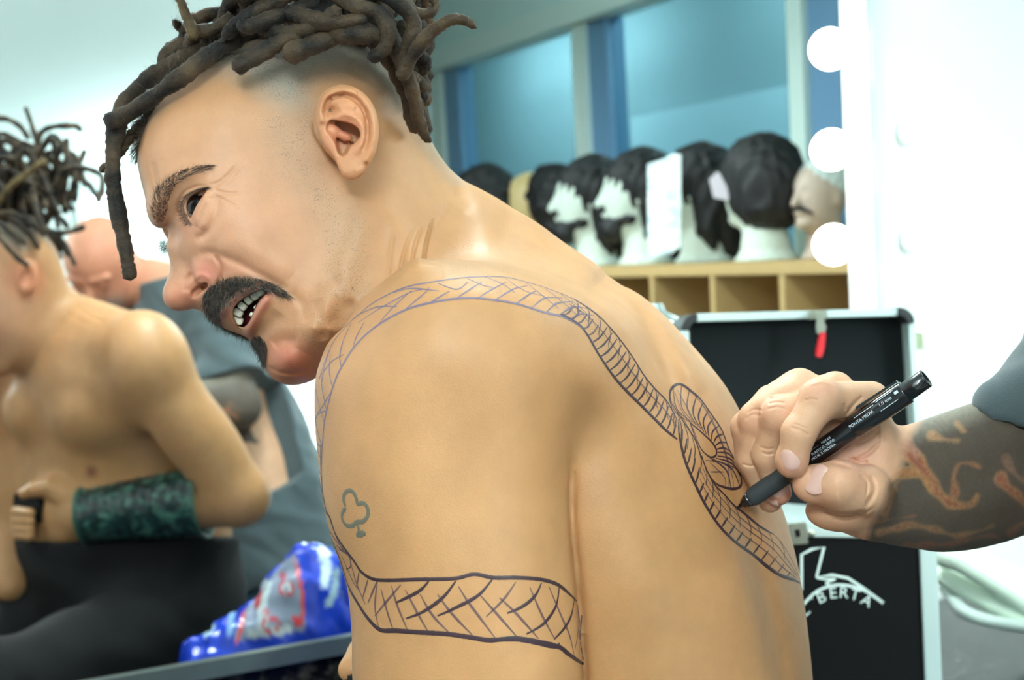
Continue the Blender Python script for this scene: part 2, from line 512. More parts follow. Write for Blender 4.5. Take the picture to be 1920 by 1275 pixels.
# ---- near ear
EAR = [(590,222),(594,192),(612,168),(642,159),(672,168),(694,188),(706,216),(710,250),(704,283),(692,308),(678,328),(661,337),(645,331),(634,317),(627,300),(614,278),(600,256)]
EZ = lambda u, v: 1.001 - 0.016 * np.clip((u - 590) / 118, 0, 1.2) - .002
man.add(ell(P(640, 250, 1.006), (.017, .021, .014)), .008)
man.add(inflate(EAR, EZ, .0052, 13, sm=0, pw=2.2), .0025)
ez0, ez1 = .93, 1.012
man.groove([(603,225),(601,203),(612,180),(642,169),(670,177),(689,198),(699,222),(701,252),(696,280),(687,300)], 6, -.0036, ez0, ez1, False)
man.groove([(612,212),(612,197),(622,184),(645,179),(668,188),(683,208),(689,235),(687,262),(680,282)], 4.2, .0040, ez0, ez1)
man.groove([(628,218),(648,214),(668,222),(680,240),(682,258),(674,276),(664,290)], 7, -.0036, ez0, ez1)
man.groove([(634,205),(650,200),(668,205)], 8, -.0024, ez0, ez1)
uvb((621, 208), (11, 9), -.0055, ez1, 0, ez0)
CONCHA = [(618,226),(638,227),(660,232),(674,242),(677,256),(668,268),(658,276),(651,288),(641,293),(633,285),(629,270),(620,256),(612,244)]
man.sub(inflate(CONCHA, .992, .0135, 10, sm=0, pw=2.6), .0025)
man.add(chain([P(604,232,.999), P(626,245,1.0), P(646,256,1.001), P(664,260,1.0)], [.0042, .0030, .0024, .0018]), .003)
man.add(ell(P(618, 268, .997), (.0042, .0065, .0048)), .004)
man.add(ell(P(665, 286, .9915), (.0040, .0055, .0040)), .003)
uvb((661, 318), (17, 14), .0020, ez1, 0, ez0)
man.groove([(588,225),(592,250),(606,275),(626,306),(637,328)], 4, .0020, .95, 1.03)
# ---- far ear (seen in the mirror)
ts = np.linspace(2.0, 3.0, 400); vr = np.array([unmirror(50, 520, t) for t in ts]); fv_ = man.ev(vr); fe = vr[int(np.argmax(fv_ < .004))]
print('far ear', fe)
fd = unit(vr[0] - vr[-1]); ff = np.stack([unit(np.cross([.15, 1, 0], fd)), np.array([0, 1.0, 0]), fd], 1); ff[:, 1] = unit(np.cross(ff[:, 2], ff[:, 0]))
man.add(ell(fe, (.021, .034, .011), ff), .003)
man.sub(ell(fe + fd * .013, (.012, .020, .010), ff), .003)
def man_levels():
    def c2uv(c): return uvz(c)
    def l1(c):
        u, v, z = uvz(c)
        return (u > 225) & (u < 860) & (v > 20) & (v < 760) & (z > .95) & (z < 1.10)
    def l2(c):
        u, v, z = uvz(c)
        m = (u > 250) & (u < 620) & (v > 290) & (v < 740) & (z > .97) & (z < 1.075)
        e = (u > 575) & (u < 720) & (v > 145) & (v < 345) & (z > .95) & (z < 1.02)
        n = (u > 700) & (u < 830) & (v > 390) & (v < 540) & (z > .95) & (z < 1.06)
        return m | e | n
    return (l1, l2)
def skin_mat(name, rough=0.46, stub=True, base=None):
    m, N, L, B = new_mat(name)
    at = N.new('ShaderNodeVertexColor'); at.layer_name = 'Col'
    tc = N.new('ShaderNodeTexCoord')
    n1 = N.new('ShaderNodeTexNoise'); n1.inputs['Scale'].default_value = 28; n1.inputs['Detail'].default_value = 6; n1.inputs['Roughness'].default_value = .65
    L.new(tc.outputs['Object'], n1.inputs['Vector'])
    mr = N.new('ShaderNodeMapRange'); mr.inputs[1].default_value = .3; mr.inputs[2].default_value = .7; mr.inputs[3].default_value = .90; mr.inputs[4].default_value = 1.08
    L.new(n1.outputs['Fac'], mr.inputs[0])
    mul = N.new('ShaderNodeVectorMath'); mul.operation = 'SCALE'
    L.new(at.outputs['Color'], mul.inputs[0]); L.new(mr.outputs[0], mul.inputs['Scale'])
    last = mul.outputs[0]
    if stub:
        vo = N.new('ShaderNodeTexVoronoi'); vo.inputs['Scale'].default_value = 820; vo.inputs['Randomness'].default_value = 1
        L.new(tc.outputs['Object'], vo.inputs['Vector'])
        lt = N.new('ShaderNodeMapRange'); lt.inputs[1].default_value = .22; lt.inputs[2].default_value = .30; lt.inputs[3].default_value = 1; lt.inputs[4].default_value = 0
        L.new(vo.outputs['Distance'], lt.inputs[0])
        n3 = N.new('ShaderNodeTexNoise'); n3.inputs['Scale'].default_value = 90; L.new(tc.outputs['Object'], n3.inputs['Vector'])
        g = N.new('ShaderNodeMapRange'); g.inputs[1].default_value = .32; g.inputs[2].default_value = .55; L.new(n3.outputs['Fac'], g.inputs[0])
        sa = N.new('ShaderNodeAttribute'); sa.attribute_name = 'stub'
        a1 = N.new('ShaderNodeMath'); a1.operation = 'MULTIPLY'; L.new(lt.outputs[0], a1.inputs[0]); L.new(sa.outputs['Fac'], a1.inputs[1])
        a2 = N.new('ShaderNodeMath'); a2.operation = 'MULTIPLY'; L.new(a1.outputs[0], a2.inputs[0]); L.new(g.outputs[0], a2.inputs[1])
        mx = N.new('ShaderNodeMix'); mx.data_type = 'RGBA'; L.new(a2.outputs[0], mx.inputs[0]); L.new(last, mx.inputs[6]); mx.inputs[7].default_value = (.10, .09, .08, 1)
        last = mx.outputs[2]
    L.new(last, B.inputs['Base Color'])
    B.inputs['Roughness'].default_value = rough
    B.inputs['Specular IOR Level'].default_value = .42
    B.inputs['Subsurface Weight'].default_value = .22
    B.inputs['Subsurface Radius'].default_value = (1, .35, .18); B.inputs['Subsurface Scale'].default_value = .006
    vb = N.new('ShaderNodeTexVoronoi'); vb.inputs['Scale'].default_value = 900; L.new(tc.outputs['Object'], vb.inputs['Vector'])
    n2 = N.new('ShaderNodeTexNoise'); n2.inputs['Scale'].default_value = 1500; n2.inputs['Detail'].default_value = 2; L.new(tc.outputs['Object'], n2.inputs['Vector'])
    ad = N.new('ShaderNodeMath'); ad.operation = 'ADD'; L.new(vb.outputs['Distance'], ad.inputs[0]); L.new(n2.outputs['Fac'], ad.inputs[1])
    b = N.new('ShaderNodeBump'); b.inputs['Strength'].default_value = .20; b.inputs['Distance'].default_value = .0006
    L.new(ad.outputs[0], b.inputs['Height']); L.new(b.outputs['Normal'], B.inputs['Normal'])
    return m
def set_cols(o, cols, stub=None):
    me = o.data
    c = me.color_attributes.new('Col', 'FLOAT_COLOR', 'POINT')
    a = np.ones((len(me.vertices), 4), np.float32); a[:, :3] = cols
    c.data.foreach_set('color', a.ravel())
    if stub is not None:
        s = me.attributes.new('stub', 'FLOAT', 'POINT'); s.data.foreach_set('value', stub.astype(np.float32))
LIN = lambda *c: np.array(srgb(*c)[:3])
def gau(u, v, c, r): return np.exp(-((u - c[0]) / r[0]) ** 2 - ((v - c[1]) / r[1]) ** 2)
def mixc(col, w, c): return col * (1 - w[:, None]) + w[:, None] * c
t1 = time.time()
MLO = (-.34, -.62, .78); MHI = (.34, .30, 1.60)
V, F = sd_mesh(man, MLO, MHI, .0034, man_levels())
u, v, z = uvz(V)
near = z < 1.085
col = np.tile(LIN(187, 138, 93), (len(V), 1))
bodyw = np.clip((v - 430) / 150, 0, 1) * 0 + 1
# face a little pinker, nose, chin and ear redder
fw = gau(u, v, (430, 430), (230, 260)) * (u < 830)
col = mixc(col, fw * .85, LIN(206, 152, 122))
hm = near & (u < 840) & (v < 740)
def near_g(c, r): return gau(u, v, c, r) * (z > .96) * (z < 1.09)
col = mixc(col, near_g((340, 560), (45, 34)) * .55, LIN(220, 134, 112))
col = mixc(col, near_g((388, 510), (26, 26)) * .65, LIN(204, 112, 100))
col = mixc(col, near_g((545, 672), (50, 38)) * .85, LIN(204, 112, 92))
col = mixc(col, near_g((440, 505), (60, 24)) * .3, LIN(214, 140, 118))
col = mixc(col, near_g((650, 240), (60, 90)) * .65 * ((u > 585) & (u < 712) & (z < 1.0)), LIN(232, 158, 120))
col = mixc(col, near_g((640, 250), (22, 26)) * .5, LIN(200, 120, 98))
col = mixc(col, near_g((362, 430), (26, 22)) * .5, LIN(186, 122, 92))
col = mixc(col, near_g((325, 420), (30, 40)) * .4, LIN(180, 120, 92))
col = mixc(col, near_g((620, 600), (55, 60)) * .4, LIN(196, 130, 84))
lip = np.clip(1 - seg_dist([(414, 598), (428, 575), (447, 560), (472, 545), (500, 537)], u, v) / 13, 0, 1)
lip2 = np.clip(1 - seg_dist([(462, 634), (469, 612), (480, 590), (494, 568), (504, 556)], u, v) / 14, 0, 1)
col = mixc(col, np.clip(np.maximum(lip, lip2) * 1.2, 0, .6) * (z > .98) * near, LIN(200, 126, 112))
inm = poly_sd(catmull(MOUTH, True, 4), u, v)
col = mixc(col, ((inm > 0) & (z > 1.0)) * 1.0 * near, LIN(70, 22, 18))
# undercut: cropped hair shows grey from the hairline down to the nape
SCALP = [(262,250),(300,165),(345,110),(400,75),(470,40),(700,30),(900,120),(880,330),(846,345),(800,290),(760,235),(715,215),(700,170),(650,150),(600,160),(585,200),(545,215),(490,195),(440,160),(400,150),(345,170),(300,210)]
sc = poly_sd(catmull(SCALP, True, 4), u, v)
sw = np.clip(sc / 60 + .18, 0, 1) * (z > .9) * (v < 350)
col = mixc(col, sw * .85, LIN(164, 158, 148))
beard = np.clip(poly_sd(catmull([(480,215),(590,190),(600,300),(640,345),(690,400),(700,520),(690,640),(600,690),(520,690),(560,600),(600,520),(590,430),(540,360),(500,280)], True, 4), u, v) / 40 + .3, 0, 1)
stub = np.maximum(sw * 1.0, beard * .75 * near)
stub = np.where(v > 715, 0, stub) * (u < 860)
shd = near & (u > 560) & (v > 480) & (z < .99)
stub = np.where(shd & (z < .985), 0, stub)
col = mixc(col, beard * .16 * (stub > 0), LIN(150, 140, 118))
# nipple on the mirror side
nip = unmirror(172, 884, 2.53)
dn = np.linalg.norm((V - nip) * [1, 1, .8], axis=1)
MSTP = [(379,566),(388,540),(404,524),(430,513),(462,511),(494,519),(522,534),(540,552),(528,557),(505,546),(482,541),(458,546),(436,560),(420,578),(412,598),(416,612),(440,624),(461,634),(452,636),(424,622),(402,606),(386,590)]
for pl_, w_, f_ in ((MSTP, .28, 9), ([(469,642),(482,630),(496,641),(500,660),(494,688),(482,672),(473,656)], .35, 5), ([(292,410),(287,384),(294,358),(310,339),(334,324),(360,315),(384,318),(352,329),(330,346),(317,368),(311,392),(303,412)], .16, 6)):
    e_ = poly_sd(catmull(pl_, True, 4), u, v); col = mixc(col, np.clip(e_ / f_ + .2, 0, 1) * w_ * near * (z > .97), LIN(44, 38, 36))
hl_ = poly_sd(catmull([(240,300),(262,286),(284,218),(309,182),(364,142),(405,117),(450,84),(520,60),(480,20),(300,60),(230,200)], True, 4), u, v); col = mixc(col, np.clip(hl_ / 8 + .3, 0, 1) * .8 * (v < 300) * (u < 530) * (z > .9), LIN(62, 52, 44))
dfe = np.linalg.norm(V - fe, axis=1); col = mixc(col, np.clip(1.5 - dfe / .034, 0, 1) * .6 * (z > 1.09), LIN(214, 128, 96))
# eyelid rim
col = mixc(col, np.clip(1 - seg_dist([(393,353),(372,356),(352,367),(343,386),(346,405),(357,421)], u, v) / 5, 0, 1) * .9 * near, LIN(52, 34, 30))
man_o = mesh_obj('person', W(V), F, skin_mat('skin_drawn_man'))
tree_pts = None
bv_man = BVHTree.FromPolygons([tuple(x) for x in V], [tuple(int(k) for k in f) for f in F])
def hit(bv, px, py, zmax=5):
    d = Vector(((px - 960) / FPX, (637.5 - py) / FPX, 1)).normalized()
    h = bv.ray_cast(Vector((0, 0, 0)), d, zmax)
    return h[0], h[1]
def vhit(bv, px, py):
    """same, seen by way of the mirror"""
    d = np.array([(px - 960) / FPX, (637.5 - py) / FPX, 1.0]); t = MD / (d @ MN); o = d * t
    r = d - 2 * (d @ MN) * MN; r /= np.linalg.norm(r)
    h = bv.ray_cast(Vector(o), Vector(r), 5)
    return h[0], h[1]
h_, _n = vhit(bv_man, 172, 884)
if h_ is not None:
    dn = np.linalg.norm(V - np.array(h_), axis=1)
    col = mixc(col, np.clip(1.4 - dn / .012, 0, 1) * .75, LIN(128, 70, 58))
set_cols(man_o, col, stub)
tag(man_o, 'bare-backed man with dreadlocks and moustache leaning left, laughing, a braid being drawn on his back', 'person')
print('man mesh', len(V), 'verts', round(time.time() - t1, 1), 's')
# ===================================================== the artist drawing on his back ==
_h, _n = hit(bv_man, 1381, 953)
ZT = _h[2]
print('pen tip depth', ZT)
ZO = ZT - 1.0
def Q(px, py, z): return P(px, py, z + ZO)
art = Sdf()
HANDB = [(1402,762),(1436,724),(1476,702),(1506,700),(1535,710),(1562,702),(1594,712),(1628,724),(1652,742),(1668,786),(1668,840),(1658,914),(1642,962),(1600,984),(1565,988),(1530,970),(1520,930),(1535,880),(1500,840),(1440,815)]
art.add(inflate(HANDB, 1.0 + ZO, .024, 46, sm=8), .008)
FORE = [(1560,880),(1600,840),(1640,815),(1666,806),(1703,796),(1757,778),(1794,765),(1850,748),(1930,735),(2010,760),(2050,850),(2040,940),(1980,985),(1920,1004),(1882,1017),(1820,1031),(1763,1035),(1719,1029),(1663,1020),(1600,1004),(1570,960)]
art.add(inflate(FORE, lambda u, v: 1.0 + ZO + .00020 * np.clip(u - 1650, 0, 400), lambda u, v: .034 + .00006 * np.clip(u - 1650, 0, 300), 112, sm=14), .014)
idx = [Q(1632, 752, .985), Q(1538, 749, .955), Q(1497, 812, .950), Q(1486, 866, .953)]
mid_ = [Q(1566, 732, .992), Q(1462, 781, .976), Q(1440, 852, .990), Q(1460, 924, 1.002)]
rng_ = [Q(1500, 728, 1.004), Q(1419, 786, .994), Q(1410, 862, 1.004), Q(1444, 938, 1.012)]
pnk = [Q(1446, 752, 1.012), Q(1398, 800, 1.004), Q(1402, 862, 1.012), Q(1428, 915, 1.016)]
art.add(chain(idx, [.0140, .0126, .0112, .0100]), .006)
art.add(ell(idx[1] + [0, 0, .001], .0133), .006); art.add(ell(Q(1484, 862, .956), (.0108, .012, .0095)), .004)
art.add(chain(mid_, [.0135, .0122, .0108, .0090]), .0022)
art.add(chain(rng_, [.0130, .0115, .0100, .0088]), .0022)
art.add(chain(pnk, [.0120, .0100, .0088, .0080]), .0022)
art.add(ell(mid_[1], .0127), .004); art.add(ell(rng_[1], .0120), .004)
# tendons and knuckles on the back of the hand
art.add(cone(Q(1500, 728, 1.0), Q(1625, 800, 1.0), .012, .014), .008)
thm = [Q(1516, 908, .962), Q(1572, 906, .955), Q(1622, 918, .965), Q(1640, 940, .985)]
art.add(chain(thm, [.0105, .0155, .0165, .018]), .003)
art.add(ell(Q(1530, 908, .961), (.0145, .0135, .0115)), .004)
art.add(ell(Q(1575, 958, .985), (.024, .0145, .017)), .006)
art.add(ell(Q(1590, 925, .962), (.020, .0145, .0155)), .005)
art.add(ell(Q(1648, 850, .990), (.010, .024, .017)), .010)
# creases
def ag(pl, w, dp, z1=1.0): art.groove([(a, b) for a, b in pl], w, dp, .85 + ZO, z1 + ZO)
for pl, w, dp in [([(1519,722),(1540,716),(1562,722)], 3, -.0006), ([(1482,801),(1500,806),(1520,818)], 2.4, .0009), ([(1486,794),(1502,799),(1516,806)], 2, .0006),
               ([(1503,812),(1514,816)], 2, .0005), ([(1508,752),(1520,748),(1534,750)], 2.4, .0006),
               ([(1440,758),(1456,754),(1474,756)], 2.4, .0008), ([(1438,768),(1456,763),(1476,768)], 2.4, .0007), ([(1442,748),(1460,744)], 2.2, .0006),
               ([(1396,788),(1410,778),(1428,780)], 2.4, .0009), ([(1400,776),(1414,768),(1430,770)], 2.2, .0007), ([(1428,848),(1440,852),(1452,850)], 2.2, .0007),
               ([(1424,838),(1440,842),(1452,840)], 2.2, .0005), ([(1392,870),(1406,874),(1416,872)], 2.2, .0007),
               ([(1618,742),(1600,760),(1582,782)], 4, .0012), ([(1582,756),(1585,770)], 3, .0008),
               ([(1594,858),(1612,868),(1628,866)], 4, .0016), ([(1556,868),(1580,872),(1598,878)], 4, .0012), ([(1600,866),(1628,850),(1652,828)], 4, .0012),
               ([(1600,834),(1626,824),(1650,806)], 4, .0010), ([(1632,890),(1640,920),(1622,952)], 5, .0016), ([(1545,955),(1580,966),(1625,958)], 4, .0020),
               ([(1610,890),(1626,905),(1624,930)], 3, .0010), ([(1560,972),(1600,974),(1640,950)], 3, .0010), ([(1640,780),(1652,800),(1655,830)], 5, -.0010)]:
    ag(pl, w, dp)
# upper arm, torso, neck, head
elA = np.array([.438, -.105, 1.075]); shA = np.array([.462, .135, .955]); shL = np.array([.455, .145, .60])
art.add(cone(elA, shA, .046, .055), .02)
art.add(ell(shA, (.065, .068, .065)), .04); art.add(ell(shL, (.065, .068, .065)), .03)
TA, TB = np.array([.48, .13, .82]), np.array([.585, -.45, 1.050])
tf = frame(TB - TA, (0, 0, 1))
art.add(ell((TA * .72 + TB * .28), (.24, .140, .092), tf), .04)
art.add(ell((TA * .28 + TB * .72), (.23, .130, .100), tf), .04)
art.add(cone(TB + [0, .1, 0], TB + [.0, -.12, .0], .10, .10), .03)
# near arm of the artist hangs bent at the side
elB = np.array([.56, -.13, .58]); wrB = np.array([.42, -.30, .50])
art.add(cone(shL, elB, .054, .044), .03); art.add(cone(elB, wrB, .043, .028), .02)
art.add(ell(wrB + [-.04, -.04, -.01], (.045, .045, .018), frame((-1, -1, -.2))), .015)
for k in range(4):
    a = wrB + [-.065 + .0, -.066, -.04 + .019 * k]
    art.add(chain([a, a + [-.022, -.03, 0], a + [-.014, -.055, .0]], [.009, .0082, .0072]), .003)
art.add(chain([wrB + [-.01, -.03, .02], wrB + [-.045, -.045, .045], wrB + [-.062, -.075, .05]], [.012, .010, .008]), .004)
HC = unmirror(188, 496, 3.27)
hF = np.array([-.30, -.30, .16]); hF /= np.linalg.norm(hF)
hfA = frame(hF, (0, 1, 0))        # x forward, y up, z side
def hq(a, b, c): return HC + hfA @ np.array([a, b, c])
art.add(cone((TA + [0.0, .04, 0]), hq(-.03, -.05, 0), .062, .055), .04)
art.add(ell(hq(-.01, .02, 0), (.098, .088, .077), hfA), .03)
art.add(ell(hq(.035, -.055, 0), (.055, .072, .058), hfA), .03)
art.add(cone(hq(.086, -.0, 0), hq(.104, -.034, 0), .007, .0105), .012)
for s in (-1, 1):
    art.add(ell(hq(-.005, -.02, s * .077), (.018, .032, .010), hfA), .004)
    art.sub(ell(hq(.098, -.002, s * .032), (.014, .010, .015), hfA), .012)
    art.add(ell(hq(.073, -.002, s * .031), .012), .003)
    art.add(cone(hq(.084, .016, s * .012), hq(.074, .016, s * .048), .006, .005), .012)
art.sub(ell(hq(.098, -.072, 0), (.012, .003, .024), hfA), .003)
def la1(c):
    u, v, z = uvz(c)
    return (u > 1370) & (u < 1960) & (v > 680) & (v < 1050) & (z > .9) & (z < 1.1)
def la2(c):
    u, v, z = uvz(c)
    return (u > 1370) & (u < 1690) & (v > 680) & (v < 1005) & (z > .9) & (z < 1.02 + ZO)
t1 = time.time()
V, F = sd_mesh(art, (.05, -.70, .42), (.84, .44, 1.28), .0042, (la1, la2, la1))
u, v, z = uvz(V)
col = np.tile(LIN(212, 166, 134), (len(V), 1))
hd = np.linalg.norm((V - HC), axis=1)
col = mixc(col, np.clip(1.6 - hd / .12, 0, 1), LIN(214, 140, 112))
hl = (V - HC) @ hfA
bd = np.exp(-((hl[:, 0] - .09) / .03) ** 2 - ((hl[:, 1] + .075) / .035) ** 2) * (hd < .2)
col = mixc(col, np.clip(bd * 1.3, 0, .9), LIN(130, 130, 126))
arm_ = (u < 1700) & (z > .88)
for c, r, w, cc in [((1600, 850), (50, 45), .5, (206, 138, 122)), ((1485, 872), (26, 22), .5, (208, 134, 118)), ((1520, 930), (40, 30), .35, (202, 138, 116)), ((1455, 935), (36, 22), .5, (196, 124, 110)),
                 ((1410, 790), (34, 30), .3, (206, 140, 118)), ((1540, 730), (30, 18), .3, (212, 142, 124)), ((1460, 760), (28, 20), .25, (206, 140, 120)), ((1570, 985), (60, 22), .35, (176, 116, 84))]:
    col = mixc(col, gau(u, v, c, r) * w * arm_, LIN(*cc))
# ink sleeve on the forearm: dark ground, red and ochre flame licks left in it
fore = (V[:, 0] > .24) & (V[:, 1] < .02) & (z > .9)
edge = seg_dist([(1672, 800), (1664, 850), (1655, 915), (1630, 975), (1560, 1020)], u, v)
side = u + .35 * (v - 900)
wn = np.sin(u * .05 + v * .031) * 6 + np.sin(v * .083 + 1.3) * 4
ink = np.clip((u + (v - 880) * .42 - 1667 + wn) / 20, 0, 1) * (v < 1100) * fore * (u < 2200) * (z > .9)
ink = np.where(V[:, 0] > .42, ink * 1.0, ink)
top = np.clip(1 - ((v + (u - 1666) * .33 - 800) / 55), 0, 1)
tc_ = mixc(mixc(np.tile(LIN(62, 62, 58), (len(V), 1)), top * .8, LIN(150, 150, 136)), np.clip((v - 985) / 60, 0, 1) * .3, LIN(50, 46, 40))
FL = [([(1668,842),(1700,850),(1725,870),(1745,905),(1770,935),(1795,948),(1820,945),(1832,928)], 17, (150,72,52), (196,138,84)),
      ([(1668,890),(1700,885),(1730,895),(1748,918)], 14, (178,112,62), (192,142,88)),
      ([(1790,925),(1788,895),(1798,872),(1815,868),(1838,876)], 8, (150,60,46), (190,130,84)),
      ([(1658,960),(1668,930),(1680,905)], 8, (150,92,56), (184,130,84)),
      ([(1650,1000),(1700,985),(1750,992),(1790,1004),(1830,998),(1860,985)], 8, (128,70,50), (176,130,86)),
      ([(1700,1022),(1760,1022),(1810,1014),(1850,1004),(1880,1012)], 7, (134,62,48), (150,96,66)),
      ([(1640,978),(1680,972),(1716,968)], 4, (128,76,52), (160,110,74)),
      ([(1745,815),(1765,823),(1795,826)], 9, (178,126,92), (196,150,104)),
      ([(1795,795),(1806,808)], 8, (196,138,92), (206,160,110)),
      ([(1672,815),(1700,830),(1718,850)], 20, (176,118,100), (180,130,110)),
      ([(1878,898),(1890,915),(1910,930),(1930,960)], 13, (160,78,54), (186,128,86)),
      ([(1895,1000),(1910,985),(1930,978)], 10, (140,86,62), (160,110,80)),
      ([(1885,860),(1905,890),(1925,905)], 9, (120,96,80), (150,110,90))]
nse = np.sin(u * .31 + 2 * np.sin(v * .17)) * np.sin(v * .27 + 2 * np.sin(u * .13)); grain = rng.normal(0, 1, len(V))
for pl, w, c1, c2 in FL:
    pc_ = catmull(pl, False, 5); nq_ = len(pc_); w0_ = w
    dd_ = np.stack([np.hypot(u - x_, v - y_) for x_, y_ in pc_]); w = w0_ * (1.15 - .8 * dd_.argmin(0) / nq_)
    d = seg_dist(pc_, u, v) + np.sin(u * .11 + v * .07) * 2.2 + nse * 2.0
    tc_ = mixc(tc_, np.clip((w + 2 - d) / 7, 0, 1) * (.62 + .12 * nse), LIN(*c2))
    tc_ = mixc(tc_, np.clip((w - 4 - d) / 8, 0, 1) * .8, LIN(*c1))
tc_ = tc_ * (1 + .13 * nse + .07 * np.clip(grain, -2, 2))[:, None]
tc_ = mixc(tc_, np.full(len(V), .22), LIN(96, 86, 76))
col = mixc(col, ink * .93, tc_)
art_o = mesh_obj('person', W(V), F, skin_mat('skin_artist', .5, False), None)
set_cols(art_o, col, np.zeros(len(V)))
tag(art_o, 'tattoo artist in grey t-shirt, forearm covered in flame tattoos, reaching in with a marker', 'person')
bv_art = BVHTree.FromPolygons([tuple(x) for x in V], [tuple(int(k) for k in f) for f in F])
print('artist mesh', len(V), round(time.time() - t1, 1))
# ---- fingernails
nail_m = pbr('nail', (214, 172, 160), .3)
def nail(px, py, ang, a, b, tilt=0):
    p, n = hit(bv_art, px, py)
    if p is None: return
    n = -np.array(n) if n[2] > 0 else np.array(n)
    x = np.array([math.cos(ang), -math.sin(ang), 0]); x = x - x @ n * n; x /= np.linalg.norm(x); y = np.cross(n, x)
    vs, fs = [], []
    N = 20; M = 6
    for j in range(M + 1):
        r = j / M
        for i in range(N):
            t = 2 * math.pi * i / N
            cx, sy = math.cos(t), math.sin(t)
            e = 2.6; q = (abs(cx) ** e + abs(sy) ** e) ** (-1 / e)
            vs.append(np.array(p) + x * a * r * q * cx + y * b * r * q * sy + n * (.0009 - .0030 * (r * q * sy) ** 2 - .0009 * (r * q * cx) ** 2 - (.0006 if j == M else 0)))
    for j in range(M):
        for i in range(N):
            fs.append((j * N + i, j * N + (i + 1) % N, (j + 1) * N + (i + 1) % N, (j + 1) * N + i))
    mesh_obj('fingernail', W(np.array(vs)), fs, nail_m, art_o)
nail(1480, 862, 1.50, .0072, .0068)
nail(1531, 898, 2.35, .0105, .0085)
nail(1464, 922, 2.2, .0060, .0062)
nail(1449, 944, 2.4, .0050, .0048)
# ---- clothing of the artist
def cloth_mat(name, c, rough=.85, sc=25, nz=.12, bump=.25, bs=900):
    return pbr(name, c, rough, noise=nz, nscale=sc, bump=bump, bscale=bs, sheen=.2)
def folds(p, a, s):
    return a * (np.sin(p[:, 0] * s + 2.1 * np.sin(p[:, 1] * s * .6)) * np.sin(p[:, 1] * s * .8 + p[:, 2] * s * .7 + 1.3 * np.sin(p[:, 0] * s * .5)))
sh = Sdf()
sh.add(ell((TA * .72 + TB * .28), (.27, .185, .135), tf), .04)
sh.add(ell((TA * .3 + TB * .7), (.25, .178, .148), tf), .07)
sh.add(cone(TA * .5 + TB * .5, TB + [0, -.03, 0], .135, .150), .08)
sh.add(ell(shA, (.075, .078, .078)), .05); sh.add(ell(shL, (.075, .078, .078)), .05)
slE = shA + (elA - shA) * .72
sh.add(cone(shA, slE, .066, .070), .03); sh.add(cone(shL, shL + (elB - shL) * .62, .066, .064), .03)
sh.add(cone(slE + [-.0, .0, -.01], P(1872, 775, 1.02), .062, .020), .03)
sh.add(cone(TA + [0, .02, 0], TA + [-.02, .07, -.01], .085, .066), .03)
sh.disp(lambda p: folds(p, .0045, 34) + folds(p[:, [2, 1, 0]], .002, 75))
ad = (elA - shA) / np.linalg.norm(elA - shA)
def halfsp(c, n):
    n = np.array(n, float) / np.linalg.norm(n)
    f = lambda p: -((p - c) @ n)
    return f
# cuts: hems and neck opening (subtract the half spaces beyond)
def cutcyl(a, n, r):
    n = np.array(n, float); n /= np.linalg.norm(n)
    def f(p):
        q = p - a; h = q @ n; rad = np.linalg.norm(q - h[:, None] * n, axis=1)
        return np.maximum(-h, rad - r)
    f.c = np.array(a) + n * r * .5; f.rad = r * 1.2
    return f
sh.sub(cutcyl(slE + ad * .012, ad, .12), .004)
sh.sub(cutcyl(shL + (elB - shL) * .68, (elB - shL), .10), .004)
sh.sub(cutcyl(TA + np.array([-.02, .075, -.01]), (-.3, 1, -.1), .12), .006)
sh.sub(cutcyl(TB + [0, -.05, 0], (TB - TA) + np.array([0, -.2, 0]), .30), .004)
V, F = sd_mesh(sh, (.20, -.66, .40), (.90, .38, 1.32), .0055, ())
mesh_obj('t_shirt', W(V), F, cloth_mat('grey_jersey', (76, 90, 95)), art_o)
FLY = -CAMH
jn = Sdf()
jn.add(ell(TB + [0, -.06, 0], (.125, .16, .175)), .04)
for s in (-1, 1):
    hp_ = TB + np.array([0.0, -.08, s * .095])
    kn = hp_ + [-.05, -.40, 0]; an = kn + [.06, -.36, 0]
    jn.add(cone(hp_, kn, .092, .066), .05); jn.add(cone(kn, an, .066, .052), .03)
jn.disp(lambda p: folds(p, .004, 45))
jn.sub(cutcyl(TB + [0, .07, 0], (0, 1, 0), .3), .004)
V, F = sd_mesh(jn, (.32, -1.27, .78), (.90, -.36, 1.32), .009, ())
jo = mesh_obj('jeans', W(V), F, cloth_mat('denim', (46, 82, 104), sc=40, nz=.35), art_o)
shoe_m = pbr('dark_shoe', (40, 38, 38), .5)
for s in (-1, 1):
    sd = Sdf(); a = TB + np.array([.01, 0, s * .095]); a[1] = FLY + .045
    sd.add(cone(a + [.02, .0, 0], a + [-.13, -.008, 0], .042, .036), .02); sd.add(cone(a, a + [0, .07, 0], .045, .047), .02)
    V, F = sd_mesh(sd, a - [.22, .044, .1], a + [.12, .14, .1], .008, ())
    mesh_obj('shoe', W(V), F, shoe_m, art_o)
# glasses, beard of the artist are parts of the head
wire = pbr('dark_wire', (40, 36, 34), .35, .6)
